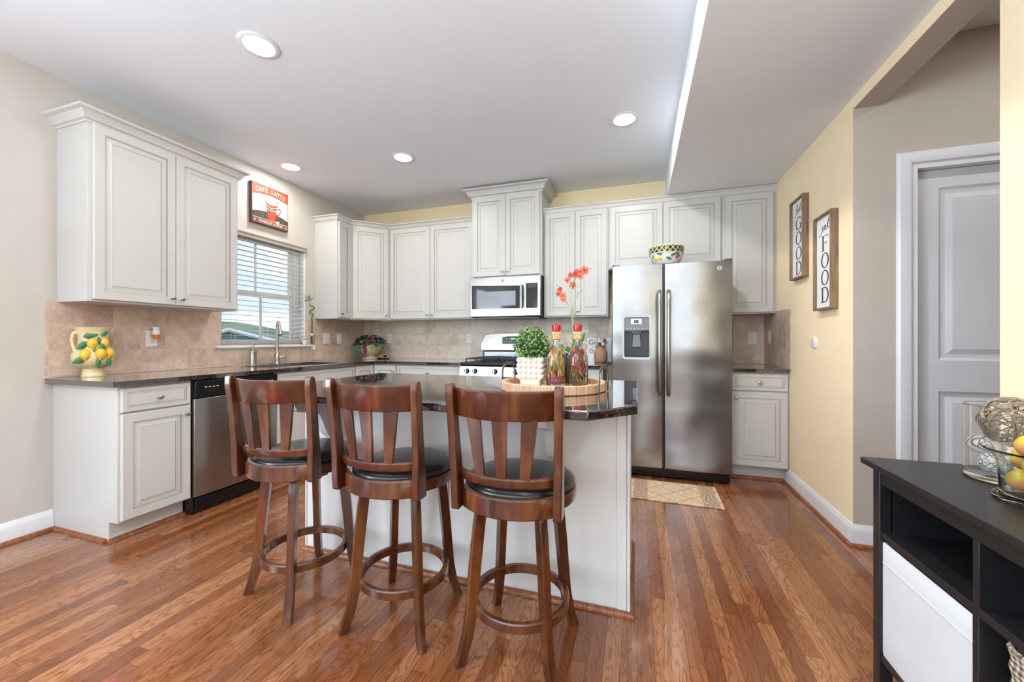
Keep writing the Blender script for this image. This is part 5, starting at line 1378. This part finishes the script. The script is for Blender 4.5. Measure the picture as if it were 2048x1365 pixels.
SCRIPT = {  # cursive strokes, x across, z up, in units of one line height
 "let's": [[(-.95, -.25), (-.75, -.3), (-.5, -.1), (-.3, .5), (-.25, .8), (-.35, .75), (-.42, .2), (-.38, -.05), (-.28, -.02), (-.12, .12), (-.1, .28), (-.2, .22), (-.18, .0), (-.05, 0), (.1, .25), (.22, .85)], [(.22, .85), (.16, .2), (.2, .0), (.3, .05)], [(.05, .5), (.36, .58)], [(.42, .85), (.4, .7)], [(.34, .1), (.5, .42), (.44, .5), (.56, .25), (.52, .02), (.36, .0)]],
 'eat': [[(-1.0, -.35), (-.8, -.4), (-.55, -.15), (-.4, .15), (-.35, .38), (-.45, .32), (-.45, .02), (-.32, -.02), (-.15, .2), (0, .4)], [(0, .4), (-.14, .36), (-.18, .1), (-.1, .0), (.02, .2), (.05, .4), (.04, .05), (.12, .0), (.25, .3), (.4, .95)], [(.4, .95), (.3, .2), (.36, .02), (.48, .1)], [(.15, .5), (.45, .6), (.8, .85)]]}
def wall_sign(label, yc, zc, w_, h_, big, small, D_=.04):
    t = thing('wall_sign', label, 'sign', (WX-.0005, yc, zc), -PI/2, 'framed word signs')   # local x runs toward the camera (-y), face -y -> -x
    fw = .013
    MB(M_paper).box((-w_/2+.006, -.022, -h_/2+.006), (w_/2-.006, -.002, h_/2-.006)).build('panel', t)
    for nm, a, b in (('frame_side', (-w_/2, -D_, -h_/2), (-w_/2+fw, 0, h_/2)), ('frame_side', (w_/2-fw, -D_, -h_/2), (w_/2, 0, h_/2)), ('frame_rail', (-w_/2+fw, -D_, -h_/2), (w_/2-fw, 0, -h_/2+fw)), ('frame_rail', (-w_/2+fw, -D_, h_/2-fw), (w_/2-fw, 0, h_/2))):
        MB(M_signwood).box(a, b).build(nm, t, bevel=.001, seg=1)
    m = MB(M_ink)
    lh = .097; sc_ = .160; top = h_/2-.182
    for k, ch in enumerate(big):
        zb_ = top-.108*(k)
        for poly in glyph(ch): m.f([m.v((x*sc_*1.0+.004, -.0226, zb_+(z-.5)*lh)) for x, z in poly], 0, False)
    for st in SCRIPT[small]:
        pts = []
        for k in range(len(st)-1):
            p0, p1, p2, p3 = st[max(k-1, 0)], st[k], st[k+1], st[min(k+2, len(st)-1)]
            for j in range(4):
                u = j/4; cr = [0.5*((2*p1[i])+(-p0[i]+p2[i])*u+(2*p0[i]-5*p1[i]+4*p2[i]-p3[i])*u*u+(-p0[i]+3*p1[i]-3*p2[i]+p3[i])*u**3) for i in (0, 1)]; pts.append(cr)
        pts.append(st[-1]); m.tube([(x*.10+.015, -.0226, h_/2-.098+z*.07) for x, z in pts], .0017, 5)
    m.build('lettering', t, ang=10)
wall_sign('wood-framed sign reading let\'s GOOD, nearer the refrigerator', -.865, 1.885, .245, .585, 'GOOD', "let's")
wall_sign('wood-framed sign reading eat FOOD, nearer the doorway', -1.282, 1.635, .245, .600, 'FOOD', 'eat')

# ================================================================== floor mats
t = MB(M_rug).box((-.31, -.205, 0), (.31, .205, .007)).build('kitchen_mat', loc=(3.632, -1.072, .0005), bevel=.002)
tag(t, 'beige scroll-bordered kitchen mat in front of the refrigerator', 'rug'); t.rotation_euler = (0, 0, math.radians(-1))
m = MB(M_pink); random.seed(2)
m.box((0, 0, 0), (.9, .6, .012))
for k in range(900):
    x, y = random.uniform(.6, .905), random.uniform(.3, .605)
    m.tube([(x, y, .01), (x+random.uniform(-.008, .008), y+random.uniform(-.008, .012), .024)], [.003, .001], 4)
tag(m.build('shag_rug', loc=(1.725-.9*.707+.6*.707, -3.385-.9*.707-.6*.707, .0005), rotz=PI/4), 'pink shag rug at the bottom edge near the left corner', 'rug')

# ================================================================== dark console with bins, vase and bowl
CX0, CX1, CY1, CZ = 4.115, 4.500, -2.605, .75
CL = 1.42; CY0 = CY1-CL
t = thing('console_table', 'black-brown console table with open cubbies against the right wall', 'console table', (0, 0, 0))
MB(M_console).box((4.095, CY0-.02, CZ-.02), (WX-.002, -2.587, CZ)).build('top', t, bevel=.002)
LW = .036
for yy in (CY1-LW-.014, CY0):
    for xx in (CX0, CX1-.04): MB(M_console).box((xx, yy, 0), (xx+.035, yy+LW, CZ-.02)).build('leg', t, bevel=.002)
zs1, zs2 = .51, .135
ycol = [CY1-.014-LW, -3.016, -3.40]
MB(M_console).box((CX0+.004, CY0+LW, CZ-.068), (CX0+.02, CY1-.05, CZ-.02)).build('apron', t, bevel=.001)
MB(M_console).box((CX0+.004, CY0+.01, zs1), (CX1, CY1-.03, zs1+.02)).build('shelf', t, bevel=.001)
MB(M_console).box((CX0+.004, CY0+.01, zs2-.02), (CX1, CY1-.03, zs2)).build('shelf', t, bevel=.001)
MB(M_console).box((CX1-.012, CY0+.01, zs2), (CX1-.004, CY1-.03, CZ-.02)).build('back_panel', t)
MB(M_console).box((CX0+.03, CY1-.05, zs2), (CX1-.02, CY1-.034, CZ-.02)).build('side_panel', t)
MB(M_console).box((CX0+.03, CY0+.02, zs2), (CX1-.02, CY0+.036, CZ-.02)).build('side_panel', t)
for yy in (-3.03, -3.41, -3.72):
    MB(M_console).box((CX0+.004, yy, zs2), (CX1-.012, yy+.018, zs1)).build('divider', t, bevel=.001)
    MB(M_console).box((CX0+.0045, yy, zs1+.02), (CX1-.012, yy+.018, CZ-.0685)).build('divider', t, bevel=.001)
# white canvas bin
t = thing('storage_bin', 'white canvas storage bin in the end cubby of the console', 'storage bin', (0, 0, 0))
m = MB(M_fabric); y0, y1, x0, x1 = -3.010, -2.657, CX0+.008, CX1-.03
def ringr(a, z): return [(x0+a, y0+a, z), (x1-a, y0+a, z), (x1-a, y1-a, z), (x0+a, y1-a, z)]
m.loft([ringr(.001, zs2+.001), ringr(.0, .15), ringr(.0, .2), ringr(0, .43), ringr(.0, .496), ringr(.003, .499), ringr(.006, .496), ringr(.007, .2), ringr(.01, zs2+.01)], caps=False)
m.f([m.v(p) for p in ringr(.0011, zs2+.0015)]); m.f([m.v(p) for p in ringr(.0101, zs2+.0101)])
m.build('fabric_box', t, ang=60)
MB(M_fabric).box((x0-.002, y0+.002, .432), (x0+.001, y1-.002, .436)).build('hem', t)
# basket
t = thing('woven_basket', 'grey-brown woven seagrass basket in the second cubby of the console', 'basket', (0, 0, 0))
m = MB(M_basket); y0, y1, x0, x1 = -3.385, -3.062, CX0+.016, CX1-.04
def rr4(a, z, r_=.03):
    pts = []
    for cx, cy, a0 in ((x1-a-r_, y1-a-r_, 0), (x0+a+r_, y1-a-r_, 90), (x0+a+r_, y0+a+r_, 180), (x1-a-r_, y0+a+r_, 270)):
        for k in range(6): q = math.radians(a0+18*k); pts.append((cx+r_*math.cos(q), cy+r_*math.sin(q), z))
    return pts
R = []
nz_ = 18
for k in range(nz_+1):
    z = zs2+.001+(.345)*k/nz_; R.append(rr4(.012*(1-k/nz_)+(.003 if k % 2 else 0), z))
R.append(rr4(.002, .484)); R.append(rr4(.012, .484))
for k in range(nz_, -1, -6): R.append(rr4(.016, zs2+.006+.345*k/nz_))
m.loft(R, caps=False); m.f([m.v(p) for p in rr4(.014, zs2+.004)])
m.build('body', t, ang=60)
m = MB(M_raffia)
pts = rr4(.004, .484)
for k in range(len(pts)):
    a, b = Vector(pts[k]), Vector(pts[(k+1) % len(pts)]); n_ = max(1, int((b-a).length/.012))
    for j in range(n_): m.sphere(a.lerp(b, j/n_), .007, 6)
m.mats = [M_basket]; m.build('rim', t, ang=60)
m = MB(M_nickel, M_raffia); m.tube([(x0+.005, -3.12, .49), (x0+.0, -3.13, .498), (x0+.005, -3.145, .49)], .003, 6); m.build('clasp', t)

# tall glass cylinder with decorative balls
GV = (4.372, -2.733)
tag(MB(M_glass).lathe([(0, .001), (.082, 0), (.086, .004), (.086, .208), (.0845, .21), (.083, .208), (.083, .014), (0, .012)], 48, 0, (0, 0, 0)).build('glass_cylinder_vase', loc=(GV[0], GV[1], CZ)), 'clear glass cylinder vase of decorative balls on the console', 'vase')
def twigball(name, label, c, r_, mat, n, th, seed, group='decorative balls in the glass cylinder'):
    random.seed(seed); m = MB(mat)
    for k in range(n):
        a = Vector((random.gauss(0, 1), random.gauss(0, 1), random.gauss(0, 1))).normalized(); b = a.orthogonal().normalized(); c2 = a.cross(b)
        ph = random.random()*6; arc = random.uniform(2.5, 5.5); rr_ = r_*random.uniform(.86, 1.0); off = random.uniform(-.35, .35)*r_; rc = math.sqrt(max(1e-6, rr_*rr_-off*off))
        m.tube([tuple(a*off+(b*math.cos(ph+arc*j/14)+c2*math.sin(ph+arc*j/14))*rc) for j in range(15)], th*random.uniform(.7, 1.2), 5)
    return tag(m.build(name, loc=c, ang=60), label, 'decorative ball', group)
twigball('twig_ball', 'large brown-grey twig ball on top in the glass cylinder', (GV[0]+.006, GV[1]-.004, CZ+.166), .070, M_drift, 60, .0017, 1)
twigball('twig_ball', 'pale white-washed twig ball in the middle of the glass cylinder', (GV[0]+.035, GV[1]-.030, CZ+.073), .034, M_drift2, 46, .0014, 2)
tag(MB(M_crack).sphere((0, 0, 0), .032, 24, 0, (1.05, 1.05, .8)).build('shell_ball', loc=(GV[0]-.040, GV[1]+.026, CZ+.092), ang=80), 'smooth white cracked-shell ball at the left in the glass cylinder', 'decorative ball', 'decorative balls in the glass cylinder')
tag(MB(M_mosaic).sphere((0, 0, 0), .031, 24).build('mosaic_ball', loc=(GV[0]-.032, GV[1]+.0, CZ+.047), ang=80), 'white pebble mosaic ball at the bottom of the glass cylinder', 'decorative ball', 'decorative balls in the glass cylinder')
# glass fruit bowl
GB = (4.315, -2.925)
tag(MB(M_glass).lathe([(0, .003), (.06, .003), (.084, .0), (.090, .004), (.089, .010), (.080, .016), (.078, .022), (.080, .075), (.085, .1), (.1, .118), (.108, .122), (.109, .125), (.106, .126), (.097, .122), (.082, .102), (.077, .076), (.075, .024), (.07, .018), (0, .016)], 48).build('glass_fruit_bowl', loc=(GB[0], GB[1], CZ)), 'clear flared glass bowl holding mangoes on the console', 'bowl')
fr = []
for k, (dg, z, rr_) in enumerate(((160, .049, .044), (-80, .049, .044), (40, .049, .044), (100, .097, .050), (-145, .097, .050), (-20, .097, .050), (160, .134, .030), (-80, .134, .030), (40, .134, .030))):
    fr.append(((rr_*math.cos(math.radians(dg)), rr_*math.sin(math.radians(dg)), z), k))
lab = ['green mango at the left of the glass bowl, lower layer', 'yellow mango with a dark scar at the bottom of the glass bowl', 'mango deep in the right of the glass bowl', 'mango at the back of the glass bowl, lower layer', 'olive-yellow mango on the left rim of the glass bowl', 'red-blushed mango in the middle of the glass bowl', 'yellow mango at the back top of the heap', 'yellow mango topmost toward the right wall', 'mango on the right front of the heap']
f0 = None
for (p, k), lb in zip(fr, lab):
    if f0 is None:
        f0 = thing('mango', lb, 'fruit', (0, 0, 0), 0, 'mangoes in the glass bowl')
        MB(M_fruit).sphere((0, 0, 0), .0285, 20, 0, (.88, .84, 1.02)).build('flesh', f0, ang=80)
        m = MB(M_brown); m.tube([(.0, 0, .026), (.0, 0.001, .031)], .002, 6); m.build('stem', f0); o = f0
    else: o = dup(f0, None, None, lb)
    o.location = (GB[0]+p[0], GB[1]+p[1], CZ+p[2]); o.rotation_euler = (.3, .2, k*1.9)
